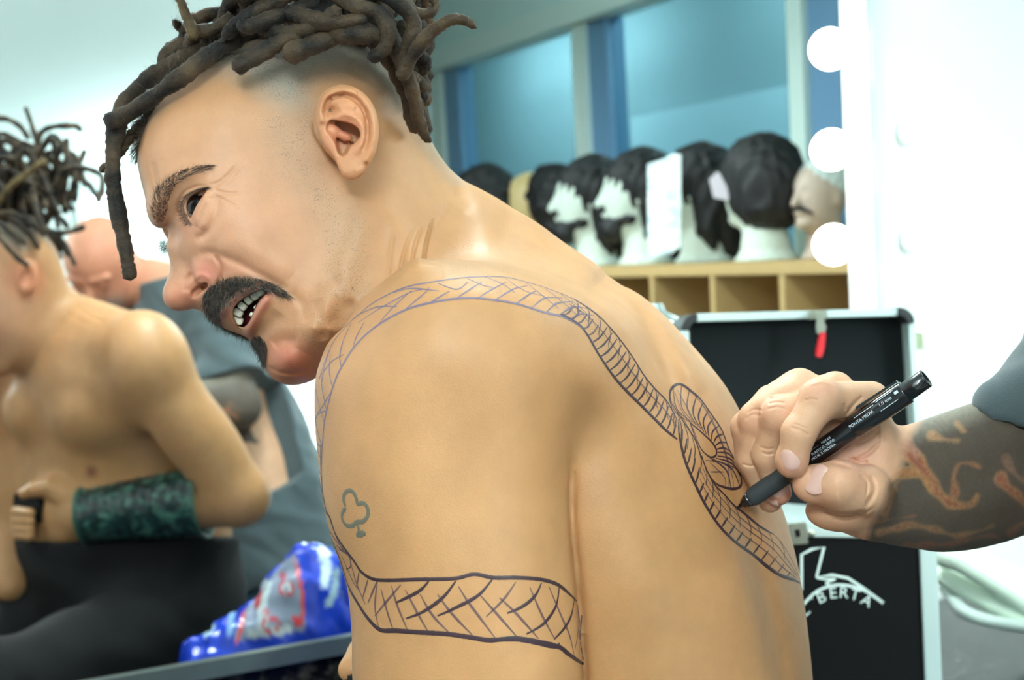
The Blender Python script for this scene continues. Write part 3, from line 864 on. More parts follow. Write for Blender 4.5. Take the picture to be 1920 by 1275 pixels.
# ================================================================ marker pen ==
pA = P(1381, 953, ZT - .0006); pB = P(1737, 709, ZT - .062)
pdir = (pB - pA); PL = np.linalg.norm(pdir); pdir /= PL
def lathe(prof, a, d, n=28, cap=True):
    """prof: list of (t along axis in m, radius)"""
    a = np.asarray(a, float); d = np.asarray(d, float)
    fr = frame(d, (0, 1, .1)); vs = []; fs = []
    for t, r in prof:
        for i in range(n):
            w = 2 * math.pi * i / n
            vs.append(a + d * t + r * (fr[:, 1] * math.cos(w) + fr[:, 2] * math.sin(w)))
    for j in range(len(prof) - 1):
        for i in range(n):
            fs.append((j * n + i, j * n + (i + 1) % n, (j + 1) * n + (i + 1) % n, (j + 1) * n + i))
    if cap:
        fs.append(tuple(range(n))[::-1]); fs.append(tuple(range((len(prof) - 1) * n, len(prof) * n)))
    return np.array(vs), fs
pen = thing('marker_pen', W(pA), 'black felt marker held in the tattooed hand, tip on the drawn braid', 'pen')
blk = pbr('pen_black_gloss', (20, 22, 26), .22, coat=.5)
blkm = pbr('pen_black_matt', (52, 58, 62), .55)
felt = pbr('felt_tip', (22, 18, 22), .8)
whi = pbr('pen_print', (205, 222, 235), .5)
m_ = lambda k: k / 1000.0
def pobj(name, prof, mat, parent=None):
    v, f = lathe([(m_(t), m_(r * (1.28 if t > 5 else 1))) for t, r in prof], pA, pdir)
    o = mesh_obj(name, W(v), f, mat, parent or pen)
    return o
L_ = PL * 1000
print('pen length mm', L_)
def sect(o):
    m = o.modifiers.new('edge', 'EDGE_SPLIT') if False else None
pobj('tip', [(0, .35), (.5, .7), (3.5, .9), (4, 1.0)], felt)
pobj('tip_holder', [(2.5, 1.2), (5, 2.0), (6, 2.6), (8, 2.9), (8.2, 3.4), (13, 4.2)], blk)
pobj('grip', [(12.5, 4.3), (14, 5.0), (18, 5.3), (40, 5.4), (44, 5.4), (44.5, 5.0)], blkm)
pobj('barrel', [(44, 5.2), (44.5, 5.6), (60, 5.7), (L_ - 20, 5.7), (L_ - 19, 5.5)], blk)
cp = pobj('end_cap', [(L_ - 60, 5.9), (L_ - 59, 6.3), (L_ - 17, 6.4), (L_ - 16, 6.2), (L_ - 16, 5.2), (L_ - 1, 5.1), (L_, 4.9), (L_, 4.2), (L_ - 1.5, 4.0), (L_ - 1.5, .2)], blk)
pf = frame(pdir, (0, 1, 0)); pup = pf[:, 1]; pcam = -pf[:, 2] if pf[2, 2] > 0 else pf[:, 2]
def bar(a, b, w, h, up):
    a = np.asarray(a); b = np.asarray(b); d = (b - a) / np.linalg.norm(b - a); s = np.cross(d, up); s /= np.linalg.norm(s); up = np.cross(s, d)
    vs = [c + s * w * i + up * h * j for c in (a, b) for i, j in ((-.5, -.5), (.5, -.5), (.5, .5), (-.5, .5))]
    return np.array(vs), [(0, 1, 2, 3), (7, 6, 5, 4), (0, 4, 5, 1), (1, 5, 6, 2), (2, 6, 7, 3), (3, 7, 4, 0)]
v, f = bar(pA + pdir * m_(L_ - 17) + pup * .0092, pA + pdir * m_(L_ - 52) + pup * .0100, .0042, .0016, pup)
clip = mesh_obj('clip', W(v), f, blk, cp, smooth=False)
def text_mesh(s, size, extr=0.0, sp=1.0):
    c = bpy.data.curves.new('t', 'FONT'); c.body = s; c.size = size; c.extrude = extr; c.space_character = sp
    c.align_x = 'CENTER'; c.align_y = 'CENTER'; c.resolution_u = 3
    o = bpy.data.objects.new('t', c); COL.objects.link(o)
    dg = bpy.context.evaluated_depsgraph_get(); dg.update()
    me = bpy.data.meshes.new_from_object(o.evaluated_get(dg))
    V = np.array([v.co[:] for v in me.vertices]); F = [tuple(p.vertices) for p in me.polygons]
    bpy.data.objects.remove(o); bpy.data.curves.remove(c)
    return V, F
def pen_text(s, t_mm, ang, size, name='lettering', R=5.85):
    V, F = text_mesh(s, size / 1000)
    fr = frame(pdir, (0, 1, 0))
    # angle 0 faces the camera, positive towards the top of the pen
    base = math.radians(ang)
    r = R * 1.28 / 1000; out = []
    for x, y, _ in V:
        w = base + y / r
        dirn = pcam * math.cos(w) + pup * math.sin(w)
        out.append(pA + pdir * (t_mm / 1000 + x) + dirn * r)
    return mesh_obj(name, W(np.array(out)), F, whi, pen, smooth=False)
pen_text('PONTA MEDIA', L_ - 50, 8, 3.0, R=6.5)
pen_text('1.0 mm', L_ - 30, 14, 3.4, R=6.5)
pen_text('METAIS', L_ * .545 - 5, 24, 2.4)
pen_text('PLASTICO, VIDRO.', L_ * .545 - 9, 2, 2.4)
pen_text('METAL E MADEIRA', L_ * .545 - 11, -20, 2.4)
def stripe(t0, t1, ang, wd, R):
    vs = []; fs = []
    n = 14
    for i in range(n + 1):
        t = t0 + (t1 - t0) * i / n
        for s in (-.5, .5):
            w = math.radians(ang) + s * wd / R
            vs.append(pA + pdir * t / 1000 + (pcam * math.cos(w) + pup * math.sin(w)) * R * 1.28 / 1000)
    for i in range(n): fs.append((2 * i, 2 * i + 1, 2 * i + 3, 2 * i + 2))
    mesh_obj('printed_line', W(np.array(vs)), fs, whi, pen, smooth=False)
stripe(L_ - 54, L_ - 38, 34, .35, 6.5); stripe(L_ - 36, L_ - 22, 40, .4, 6.5); stripe(L_ - 36, L_ - 22, -12, .3, 6.5); stripe(L_ - 22, L_ - 19, 20, 1.6, 6.5)
# ============================================================================ room ==
B3 = unit((MN @ RW) * [1, 1, 0]); A3 = np.array([B3[1], -B3[0], 0])       # room axes in world: A right along the mirror wall, B away through it
RO = np.array([0, 0, CAMH])
def rm(a, b, h): return RO + A3 * a + B3 * b + np.array([0, 0, h])
def rbox(bm, a0, a1, b0, b1, h0, h1, bev=0.0):
    vs = [bm.verts.new(rm(a, b, h)) for a in (a0, a1) for b in (b0, b1) for h in (h0, h1)]
    q = [(0, 1, 3, 2), (4, 6, 7, 5), (0, 4, 5, 1), (2, 3, 7, 6), (0, 2, 6, 4), (1, 5, 7, 3)]
    fs = [bm.faces.new([vs[i] for i in f]) for f in q]
    if bev:
        es = list({e for f in fs for e in f.edges})
        bmesh.ops.bevel(bm, geom=es, offset=bev, segments=2, affect='EDGES', clamp_overlap=True)
def robj(name, boxes, mat, parent=None, kind=None, bev=0.0):
    bm = bmesh.new()
    for b in boxes: rbox(bm, *b, bev=bev)
    bmesh.ops.recalc_face_normals(bm, faces=bm.faces)
    o = bm_obj(name, bm, mat, parent)
    if kind: tag(o, kind=kind)
    return o
FL_ = -CAMH; CE = 1.15
wall_m = pbr('white_paint', (236, 242, 240), .6, noise=.02, nscale=4)
ceil_m = pbr('ceiling_paint', (230, 246, 243), .8)
floor_m = pbr('dark_floor', (70, 72, 74), .4, noise=.2, nscale=6)
tag(robj('floor', [(-3.6, 5.2, -4.8, 7.2, FL_ - .05, FL_)], floor_m), kind='structure')
tag(robj('ceiling', [(-3.6, 5.2, -4.8, 7.2, CE, CE + .05)], ceil_m), kind='structure')
tag(robj('wall_back', [(-3.6, 5.2, -4.9, -4.8, FL_, CE)], wall_m), kind='structure')
tag(robj('wall_left', [(-3.6, -3.5, -4.8, 7.2, FL_, CE)], wall_m), kind='structure')
tag(robj('wall_far', [(-3.6, 5.2, 7.2, 7.3, FL_, CE)], wall_m), kind='structure')
tag(robj('wall_right', [(5.2, 5.3, -4.8, 7.2, FL_, CE)], wall_m), kind='structure')
def colray(u, py=420):
    d = P(u, py, 1.0) @ RW; return d @ A3, d @ B3
def ab(u, a):      # camera ray column u against a plane a = const -> b
    ra, rb = colray(u); return rb * a / ra
def bb(u, b):      # ... against b = const -> a
    ra, rb = colray(u); return ra * b / rb
# ---- mirror: tilted plane, silver strip, granite splashback ------------------------
Mn = MN @ RW
def onmir(a, h, off=0.0):
    """point of the mirror plane at room coordinate a, height h"""
    p = rm(a, 1.9, h); c = (p - RO)
    b = (MD - (c @ Mn)) / (B3 @ Mn)
    return p + B3 * b - Mn * off
mir, MNn, MLk, MB_ = new_mat('mirror_glass')
MB_.inputs['Metallic'].default_value = 1; MB_.inputs['Roughness'].default_value = 0.0; MB_.inputs['Base Color'].default_value = (.90, .93, .92, 1)
AR = bb(737, 1.904); AL = -2.6; HB = -.528
def mslab(name, a0, a1, h0, h1, o0, o1, mat, parent=None, smooth=False):
    vs = [onmir(a, h, o) for a in (a0, a1) for o in (o0, o1) for h in (h0, h1)]
    fs = [(0, 1, 3, 2), (4, 6, 7, 5), (0, 4, 5, 1), (2, 3, 7, 6), (0, 2, 6, 4), (1, 5, 7, 3)]
    bm = bmesh.new(); bv = [bm.verts.new(v) for v in vs]
    for f in fs: bm.faces.new([bv[i] for i in f])
    bmesh.ops.recalc_face_normals(bm, faces=bm.faces)
    return bm_obj(name, bm, mat, parent)
mirror = thing('wall_mirror', rm((AL + AR) / 2, 1.9, HB), 'large wall mirror reflecting the man, the artist and the white room', 'mirror')
mslab('mirror_glass', AL, AR, HB, CE - .02, -.006, .0, mir, mirror)
strip_m = pbr('aluminium_strip', (96, 108, 106), .4, .6, noise=.15, nscale=30)
mslab('bottom_trim', AL, AR + .02, HB - .024, HB, -.012, .010, strip_m, mirror)
mslab('side_trim', AR, AR + .02, HB, CE - .02, -.012, .010, strip_m, mirror)
gran, GN, GL, GB = new_mat('black_granite')
tcg = GN.new('ShaderNodeTexCoord'); g1 = GN.new('ShaderNodeTexNoise'); g1.inputs['Scale'].default_value = 45; g1.inputs['Detail'].default_value = 8; g1.inputs['Roughness'].default_value = .75
GL.new(tcg.outputs['Object'], g1.inputs['Vector']); crp = GN.new('ShaderNodeValToRGB')
crp.color_ramp.elements[0].position = .50; crp.color_ramp.elements[0].color = (.006, .007, .007, 1); crp.color_ramp.elements[1].position = .78; crp.color_ramp.elements[1].color = (.16, .15, .12, 1)
GL.new(g1.outputs['Fac'], crp.inputs[0]); GL.new(crp.outputs[0], GB.inputs['Base Color']); GB.inputs['Roughness'].default_value = .16; GB.inputs['Specular IOR Level'].default_value = .25
HC_ = -.66
tag(robj('wall_mirror_side', [(AL - 1, AR + .03, 1.99, 2.10, FL_, CE), (AR + .03, bb(1590, 1.92), 1.99, 2.10, FL_, HC_ - .03)], wall_m), kind='structure')
robj('backsplash', [(AL, AR + .02, 1.905, 1.985, HC_, HB - .03)], gran, kind='structure')
counter = thing('counter', rm(.8, 1.6, HC_ - .04), 'black granite counter running below the mirror', 'counter')
robj('countertop', [(AL, 2.6, 1.34, 1.903, HC_ - .035, HC_)], gran, counter, bev=.004)
robj('apron', [(AL, 2.6, 1.40, 1.43, HC_ - .16, HC_ - .035)], pbr('dark_laminate', (36, 36, 38), .5), counter)
for a in (-1.8, .9, 2.4): robj('leg', [(a, a + .05, 1.42, 1.90, FL_, HC_ - .035)], strip_m, counter)
# ---- right of the opening: lamp board and white wall ------------------------------
lampw = pbr('lamp_board_white', (246, 250, 248), .5)
A0 = bb(1603, 1.905); A1 = bb(1650, 1.905)
tag(robj('wall_lamp_side', [(A0 + .02, 5.2, 1.93, 1.945, FL_, CE)], wall_m), kind='structure')
board = thing('lamp_board', rm(A0, 1.9, HC_), 'white upright lamp board with round bulbs at the edge of the opening', 'lamp')
robj('board', [(A0, A1, 1.915, 1.929, HC_ + .002, CE - .02)], lampw, board, bev=.004)
robj('edge_strip', [(A1 + .001, A1 + .008, 1.912, 1.929, HC_ + .002, CE - .02)], pbr('grey_reveal', (206, 226, 224), .5), board)
bulb_m = pbr('lit_bulb', (255, 255, 250), .3, emit=9.0, ecol=(255, 250, 232))
def uvs(c, r, n=24, m=14, sc=(1, 1, 1)):
    vs = []; fs = []
    for j in range(m + 1):
        t = math.pi * j / m
        for i in range(n):
            w = 2 * math.pi * i / n
            vs.append(np.array([math.sin(t) * math.cos(w) * sc[0], math.sin(t) * math.sin(w) * sc[1], math.cos(t) * sc[2]]) * r + c)
    for j in range(m):
        for i in range(n): fs.append((j * n + i, j * n + (i + 1) % n, (j + 1) * n + (i + 1) % n, (j + 1) * n + i))
    return np.array(vs), fs
for px, py in ((1556, 92), (1559, 281), (1563, 459), (1566, 640), (1550, -98)):
    z = 1.87 / ((P(px, py, 1.0) @ RW) @ B3)
    c = W(P(px, py, z))
    if c[2] - .04 < CAMH + HC_: continue
    v, f = uvs(c, .0345); b = mesh_obj('bulb', v, f, bulb_m, board)
    v, f = uvs(c + A3 * .035, .019, 16, 8); mesh_obj('socket', v, f, lampw, board)
for px, py in ((1692, 250), (1697, 450)):
    z = 1.925 / ((P(px, py, 1.0) @ RW) @ B3); c = W(P(px, py, z))
    bm = bmesh.new()
    for k in range(24):
        w0 = 2 * math.pi * k / 24; w1 = 2 * math.pi * (k + 1) / 24
        def rp(w, r, d): return c + (A3 * math.cos(w) * .55 + np.array([0, 0, 1.0]) * math.sin(w)) * r - B3 * d
        q = [bm.verts.new(rp(*t)) for t in ((w0, .020, .0), (w1, .020, .0), (w1, .019, .014), (w0, .019, .014))]; bm.faces.new(q)
        q = [bm.verts.new(rp(*t)) for t in ((w0, .019, .014), (w1, .019, .014), (w1, .0, .016), (w0, .0, .016))]; bm.faces.new(q)
    bmesh.ops.remove_doubles(bm, verts=bm.verts, dist=1e-5)
    o = bm_obj('round_hook', bm, lampw); tag(o, 'small round white hook on the white wall, %s of the two' % ('upper' if py < 300 else 'lower'), 'hook', 'hooks on the white wall')
# ---- glazed partition with white posts ---------------------------------------------
AW = 2.35
fr_m = pbr('window_frame_white', (214, 234, 228), .45)
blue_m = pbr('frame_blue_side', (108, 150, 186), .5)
HH = .737
posts = [(826, 846, 872), (1096, 1118, 1152), (1500, 1528, 1588), (640, 658, 690)]
win = thing('window_1', rm(AW, 3, -.2), None, None); tag(win, kind='structure')
bmf = []; bms = []
for u0, u1, u2 in posts:
    b0, b1, b2 = ab(u0, AW), ab(u1, AW), ab(u2, AW)
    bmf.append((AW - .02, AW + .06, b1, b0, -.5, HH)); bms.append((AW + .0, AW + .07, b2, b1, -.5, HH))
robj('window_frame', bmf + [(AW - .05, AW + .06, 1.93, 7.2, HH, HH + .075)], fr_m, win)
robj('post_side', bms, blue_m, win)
gm, gn, gl, gb = new_mat('tinted_glass')
gb.inputs['Base Color'].default_value = srgb(190, 218, 224); gb.inputs['Transmission Weight'].default_value = 1; gb.inputs['Roughness'].default_value = .05; gb.inputs['IOR'].default_value = 1.05
prev = 7.1
for k, (u0, u1, u2) in enumerate(sorted(posts)):
    b0 = ab(u0, AW); robj('pane', [(AW + .02, AW + .026, b0 + .002, prev, -.45, HH - .002)], gm, win); prev = ab(u2, AW) - .002
robj('pane', [(AW + .02, AW + .026, 1.96, prev, -.45, HH - .002)], gm, win)
tag(robj('wall_partition_low', [(AW - .02, AW + .08, 2.06, 7.2, FL_, -.5)], wall_m), kind='structure')
tag(robj('wall_partition_top', [(AW - .015, AW + .08, 2.06, 7.2, HH + .075, CE)], pbr('pale_teal', (206, 232, 228), .6)), kind='structure')
corr_m = pbr('corridor_blue', (124, 150, 158), .8, noise=.05, nscale=3)
tag(robj('wall_corridor', [(3.3, 3.4, 2.06, 7.2, FL_, CE)], corr_m), kind='structure')
bhalf = ab(1195, 3.25)
tag(robj('wall_corridor_pale', [(3.24, 3.28, 2.1, bhalf, FL_, .56)], pbr('corridor_pale', (158, 186, 196), .8), kind='structure'))
# ---- cubby shelf ---------------------------------------------------------------------
wood = pbr('beech_board', (184, 156, 106), .5, noise=.06, nscale=14)
wood2 = pbr('cubby_inside', (150, 100, 62), .6, noise=.08, nscale=10)
HS = -.041; AF = 1.87
cub = thing('cubby_shelf', rm(2.05, 3, FL_), 'long beech cubby shelf with the row of wig heads on top', 'shelf')
robj('top_board', [(AF, 2.30, 2.08, 5.0, HS - .028, HS)], wood, cub, bev=.002)
divs = [ab(1465, AF) - .25, ab(1465, AF)]
while divs[-1] < 4.9: divs.append(divs[-1] + .253)
for b in divs: robj('divider', [(AF + .002, 2.28, b, b + .018, HS - 1.0, HS - .028)], wood, cub)
robj('back_panel', [(2.27, 2.29, 2.08, 5.0, HS - 1.0, HS - .028)], wood2, cub)
for k in (1, 2, 3): robj('shelf_board', [(AF + .004, 2.27, 2.10, 4.98, HS - .028 - .25 * k - .018, HS - .028 - .25 * k)], wood, cub)
robj('base_board', [(AF + .03, 2.28, 2.10, 4.98, FL_, HS - 1.0)], wood, cub)
# ---- ceiling lamps added out of view to light the room ----------------------------------------------------------------------------
lm = pbr('added_lamp_diffuser', (255, 255, 255), .5, emit=6.0, ecol=(226, 255, 255))
def added_ceiling_lamp(a, b, wa, wb, power, lab, grp='added ceiling lamps', drop=.42):
    t = thing('added_ceiling_lamp', rm(a, b, CE - drop - .03), lab, 'lamp', grp)
    robj('housing', [(a - wa - .02, a + wa + .02, b - wb - .02, b + wb + .02, CE - drop - .03, CE - drop - .01)], fr_m, t)
    for q in (-.7, .7) if drop > .1 else (): robj('hanger', [(a - .006, a + .006, b + wb * q - .006, b + wb * q + .006, CE - drop - .01, CE)], fr_m, t)
    robj('diffuser', [(a - wa, a + wa, b - wb, b + wb, CE - drop - .038, CE - drop - .0305)], lm, t)
    l = bpy.data.lights.new('added_lamp_light', 'AREA'); l.shape = 'RECTANGLE'; l.size = wa * 2; l.size_y = wb * 2; l.energy = power; l.color = (.90, 1, .99)
    o = bpy.data.objects.new('added_lamp_light', l); COL.objects.link(o); o.location = Vector(rm(a, b, CE - drop - .05)); o.rotation_euler = (0, 0, math.atan2(A3[1], A3[0]))
    l2 = bpy.data.lights.new('added_uplight', 'AREA'); l2.shape = 'RECTANGLE'; l2.size = wa * 2; l2.size_y = wb * 2; l2.energy = power * .6; l2.color = (.86, 1, 1)  # extra area light aimed up, added to brighten the ceiling
    o2 = bpy.data.objects.new('added_uplight', l2); COL.objects.link(o2); o2.location = Vector(rm(a, b, CE - max(drop, .42))); o2.rotation_euler = (math.pi, 0, math.atan2(A3[1], A3[0]))
    return t
added_ceiling_lamp(.9, 3.1, .12, .5, 34, 'added unseen ceiling lamp over the opening beside the glazed partition')
added_ceiling_lamp(1.7, .3, .10, .6, 18, 'added unseen ceiling lamp above and behind the artist')
added_ceiling_lamp(-.4, -.6, .10, .6, 40, 'added unseen ceiling lamp above the camera side of the mirror')
added_ceiling_lamp(2.4, -3.0, .10, .6, 330, 'added unseen ceiling lamp at the rear of the room')  # added to whiten the rear wall and ceiling in the mirror
added_ceiling_lamp(2.85, 3.6, .08, .6, 11, 'added unseen ceiling lamp in the corridor behind the glass', drop=.0)  # corridor lamps added to brighten what shows through the glass
added_ceiling_lamp(2.85, 5.6, .08, .6, 16, 'added unseen ceiling lamp far down the corridor behind the glass', drop=.0)
added_ceiling_lamp(.72, 1.55, .08, .30, 19, 'added unseen ceiling lamp above the man, lighting his upper back', drop=.10)  # added for the bright rim along his upper back
wlit = pbr('daylit_window', (255, 255, 255), .5, emit=5.0, ecol=(225, 250, 255))
wc_ = C_(rm(0, 0, 0))
q0 = unmirror(190, 470, 8.0); q1 = unmirror(305, 225, 8.0)
w0 = W(q0) - RO; w1 = W(q1) - RO
a0, a1 = sorted((w0 @ A3, w1 @ A3)); h0, h1 = sorted((w0[2], w1[2]))
wn = thing('window_2', rm(a0, -4.78, h0), None, None); tag(wn, kind='structure')
robj('pane', [(a0, a1, -4.79, -4.77, h0, h1)], wlit, wn)
robj('frame', [(a0 - .04, a0, -4.8, -4.75, h0 - .04, h1 + .04), (a1, a1 + .04, -4.8, -4.75, h0 - .04, h1 + .04), (a0, a1, -4.8, -4.75, h0 - .04, h0), (a0, a1, -4.8, -4.75, h1, h1 + .04)], lampw, wn)
# ============================================================================= wigs ==
foam_m = pbr('white_foam', (196, 208, 196), .7)
tan_m = pbr('tan_head', (196, 172, 120), .5); pink_m = pbr('pink_head', (184, 166, 150), .5)
hairblk = pbr('wig_black', (13, 14, 17), .6, noise=.5, nscale=120, bump=.8, bscale=160)
hairpale = pbr('wig_pale', (196, 208, 204), .7, noise=.2, nscale=80, bump=.5, bscale=160)
hs = Sdf()
hs.add(ell((0, .205, 0), (.092, .090, .074)), .02)
hs.add(ell((.035, .145, 0), (.052, .068, .055)), .03)
hs.add(cone((-.015, .13, 0), (-.02, .03, 0), .048, .055), .03)
hs.add(cone((-.02, .03, 0), (-.02, .0, 0), .058, .085), .03)
hs.add(cone((.088, .205, 0), (.106, .170, 0), .007, .012), .012)
hs.add(ell((.088, .140, 0), (.012, .009, .022)), .006); hs.add(ell((.075, .108, 0), (.022, .018, .024)), .015)
for s_ in (-1, 1):
    hs.sub(ell((.098, .205, s_ * .032), (.016, .010, .016)), .012); hs.add(ell((-.005, .185, s_ * .073), (.016, .028, .008)), .005)
hs.sub(cutcyl(np.array([-.02, .001, 0]), (0, -1, 0), .2), .002)
HV, HF = sd_mesh(hs, (-.14, -.03, -.12), (.14, .31, .12), .008, ())
HBASE = W  # world placing
def headplace(V, px, rot=0.0, a=2.03, sc=1.0, tilt=0.0):
    """local x forward, y up, z side -> world; forward looks left along the shelf"""
    b = ab(px, a); base = rm(a, b, HS)
    f = C_(base); view = unit(np.array([base[0], base[1], 0])); left = np.array([-view[1], view[0], 0])
    f = left * math.cos(rot) - view * math.sin(rot); side = np.cross(f, [0, 0, 1.0])
    V = np.asarray(V) * sc
    return base + V[:, :1] * f + V[:, 1:2] * np.array([0, 0, 1.0]) + V[:, 2:3] * side
def nz(p, s, a):
    return a * (np.sin(p[:, 0] * s + 1.7 * np.sin(p[:, 2] * s * .7)) * np.sin(p[:, 1] * s * 1.1 + 1.3 * np.sin(p[:, 0] * s * .9)) * np.sin(p[:, 2] * s * .9 + .5) + .5 * np.sin(p[:, 1] * s * 2.1 + p[:, 2] * s * 2.3 + p[:, 0] * s * 1.9))
def wig(kind):
    s = Sdf()
    if kind in ('short', 'curly'):
        s.add(ell((-.022, .225, 0), (.100, .100, .094)), .02); s.add(ell((-.06, .165, 0), (.065, .085, .086)), .04)
        s.disp(lambda p: nz(p, 70 if kind == 'curly' else 60, .006))
    if kind == 'bob':
        s.add(ell((-.018, .225, 0), (.106, .098, .098)), .02); s.add(ell((-.035, .165, 0), (.092, .085, .094)), .04); s.add(ell((-.045, .125, 0), (.072, .045, .085)), .03)
        s.disp(lambda p: nz(p * [1, .35, 1], 90, .004))
    if kind in ('long', 'bearded'):
        s.add(ell((-.02, .225, 0), (.100, .096, .092)), .02); s.add(ell((-.058, .16, 0), (.058, .09, .086)), .04)
        s.add(chain([(-.06, .15, 0), (-.075, .08, 0), (-.08, .035, 0)], [.066, .052, .032]), .03)
        for q in (-1, 1): s.add(chain([(-.03, .16, q * .068), (-.035, .09, q * .07), (-.045, .05, q * .06)], [.030, .024, .016]), .02)
        if kind == 'long': s.add(chain([(-.085, .14, 0), (-.10, .07, 0), (-.105, .045, 0)], [.042, .038, .026]), .03)
        s.disp(lambda p: nz(p * [1, .4, 1], 80, .006))
    if kind == 'cap':
        s.add(ell((-.02, .235, 0), (.088, .078, .080)), .02); s.disp(lambda p: nz(p, 60, .003))
    # opening for the face
    s.sub(ell((.104, .158, 0), (.064, .068, .052)), .01)
    V, F = sd_mesh(s, (-.20, -.01, -.15), (.13, .36, .15), .007, ())
    V[:, 1] = np.maximum(V[:, 1], .004)
    return V, F
def beard():
    s = Sdf(); s.add(ell((.072, .100, 0), (.036, .036, .044)), .02); s.add(ell((.03, .125, 0), (.05, .025, .066)), .02)
    s.add(ell((.098, .156, 0), (.012, .008, .030)), .01); s.sub(ell((.105, .138, 0), (.018, .008, .018)), .004)
    s.disp(lambda p: nz(p, 120, .003)); return sd_mesh(s, (-.06, .03, -.1), (.14, .2, .1), .006, ())
WG = {k: wig(k) for k in ('short', 'curly', 'bob', 'long', 'bearded', 'cap')}
BD = beard()
def wighead(px, rot, kind, label, hm=foam_m, wm=hairblk, bd=False, a=2.03, sc=1.0, mous=False):
    V = headplace(HV, px, rot, a, sc)
    t = thing('mannequin_head', headplace([[0, 0, 0]], px, rot, a)[0], label, 'mannequin head', 'mannequin heads on the shelf')
    mesh_obj('head', V, HF, hm, t)
    if kind: mesh_obj('wig', headplace(WG[kind][0], px, rot, a, sc), WG[kind][1], wm, t)
    if bd: mesh_obj('beard', headplace(BD[0], px, rot, a, sc), BD[1], wm, t)
    if mous:
        s = Sdf(); s.add(chain([(.085, .138, -.055), (.100, .156, -.02), (.104, .158, 0), (.100, .156, .02), (.085, .138, .055)], [.004, .007, .006, .007, .004]), .003)
        v, f = sd_mesh(s, (.06, .11, -.08), (.13, .18, .08), .004, ()); mesh_obj('moustache', headplace(v, px, rot, a, sc), f, hairblk, t)
    return t
wighead(903, -.7, 'curly', 'tan mannequin head under a short curly black wig, nearest the man\'s neck', tan_m, a=2.0, sc=1.04)
wighead(1002, .25, None, 'bald tan mannequin head looking left, without any wig', tan_m, a=2.13, sc=1.03)
wighead(1040, -1.2, 'short', 'small head in a short black wig just right of the bald tan head', foam_m, a=2.17)
wighead(1104, .12, 'long', 'white head with long black wig and full beard, left of the plain white-faced one', foam_m, bd=True, sc=.98)
wighead(1196, .08, 'bearded', 'white head with black hair and beard, pale face showing, beside the hanging paper sheet', foam_m, bd=True, sc=.97)
wighead(1306, -.15, 'long', 'white head with long black wig falling down its back, behind the paper sheet', foam_m, sc=.93)
wighead(1424, -.75, 'bob', 'white head with a thick black bob wig, tallest on the shelf', foam_m, sc=.92)
wighead(1540, .75, 'cap', 'pinkish head with a thin dark moustache and pale cap beside the bulbs', pink_m, hairpale, mous=True, sc=.74, a=2.1)
# paper sheet and tag
pap, pn, pl_, pb = new_mat('printed_paper')
tc1 = pn.new('ShaderNodeTexCoord'); mp = pn.new('ShaderNodeMapping'); mp.inputs['Scale'].default_value = (14, 14, 42); pl_.new(tc1.outputs['Object'], mp.inputs['Vector'])
no = pn.new('ShaderNodeTexNoise'); no.inputs['Scale'].default_value = 2.2; no.inputs['Detail'].default_value = 3; pl_.new(mp.outputs[0], no.inputs['Vector'])
rp_ = pn.new('ShaderNodeValToRGB'); rp_.color_ramp.elements[0].position = .40; rp_.color_ramp.elements[0].color = srgb(186, 208, 212); rp_.color_ramp.elements[1].position = .52; rp_.color_ramp.elements[1].color = srgb(226, 242, 240)
pl_.new(no.outputs['Fac'], rp_.inputs[0]); pl_.new(rp_.outputs[0], pb.inputs['Base Color'])
def prism(name, pts, z, th, mat, parent=None, bev=0.0, smooth=False):
    """camera-facing outline (px,py[,z]) given a real thickness"""
    bm = bmesh.new()
    fr_ = [bm.verts.new(W(P(p[0], p[1], p[2] if len(p) > 2 else z))) for p in pts]
    off = np.array([0, 0, th]) @ RW
    bk = [bm.verts.new(np.array(v.co) + off) for v in fr_]
    bm.faces.new(fr_); bm.faces.new(bk[::-1]); n = len(pts)
    for i in range(n): bm.faces.new([fr_[(i + 1) % n], fr_[i], bk[i], bk[(i + 1) % n]])
    bmesh.ops.recalc_face_normals(bm, faces=bm.faces)
    if bev: bmesh.ops.bevel(bm, geom=[e for e in bm.edges], offset=bev, segments=2, affect='EDGES', clamp_overlap=True)
    return bm_obj(name, bm, mat, parent, smooth=smooth)
def zat(px, a): return a / colray(px)[0]
zz = zat(1245, 1.90)
tag(prism('paper_sheet', [(1214, 308, zz + .02), (1240, 300, zz), (1262, 288, zz), (1277, 290, zz - .02), (1276, 462, zz - .02), (1258, 476, zz - .01), (1232, 480, zz), (1215, 485, zz + .02)], zz, .002, pap), 'printed white paper sheet hanging in front of the long-haired wig head', 'paper')
zz = zat(1352, 1.93)
tag(prism('paper_tag', [(1330, 336, zz), (1344, 322, zz), (1349, 324, zz), (1368, 360, zz), (1366, 376, zz), (1338, 370, zz)], zz, .002, pbr('tag_paper', (222, 214, 224), .7)), 'small pale price tag pinned between the last two black wigs', 'tag')
# silver pot and dark wig stored in a cubby
crm = pbr('chrome', (190, 205, 205), .15, .9, noise=.3, nscale=30)
pv, pf_ = lathe([(0, .045), (.06, .055), (.10, .056), (.125, .040), (.14, .036), (.145, .042), (.15, .01)], P(1252, 690, 2.10), _Z, 24)
ph = W(pv); ph[:, 2] += (CAMH + HC_) - ph[:, 2].min() ; 
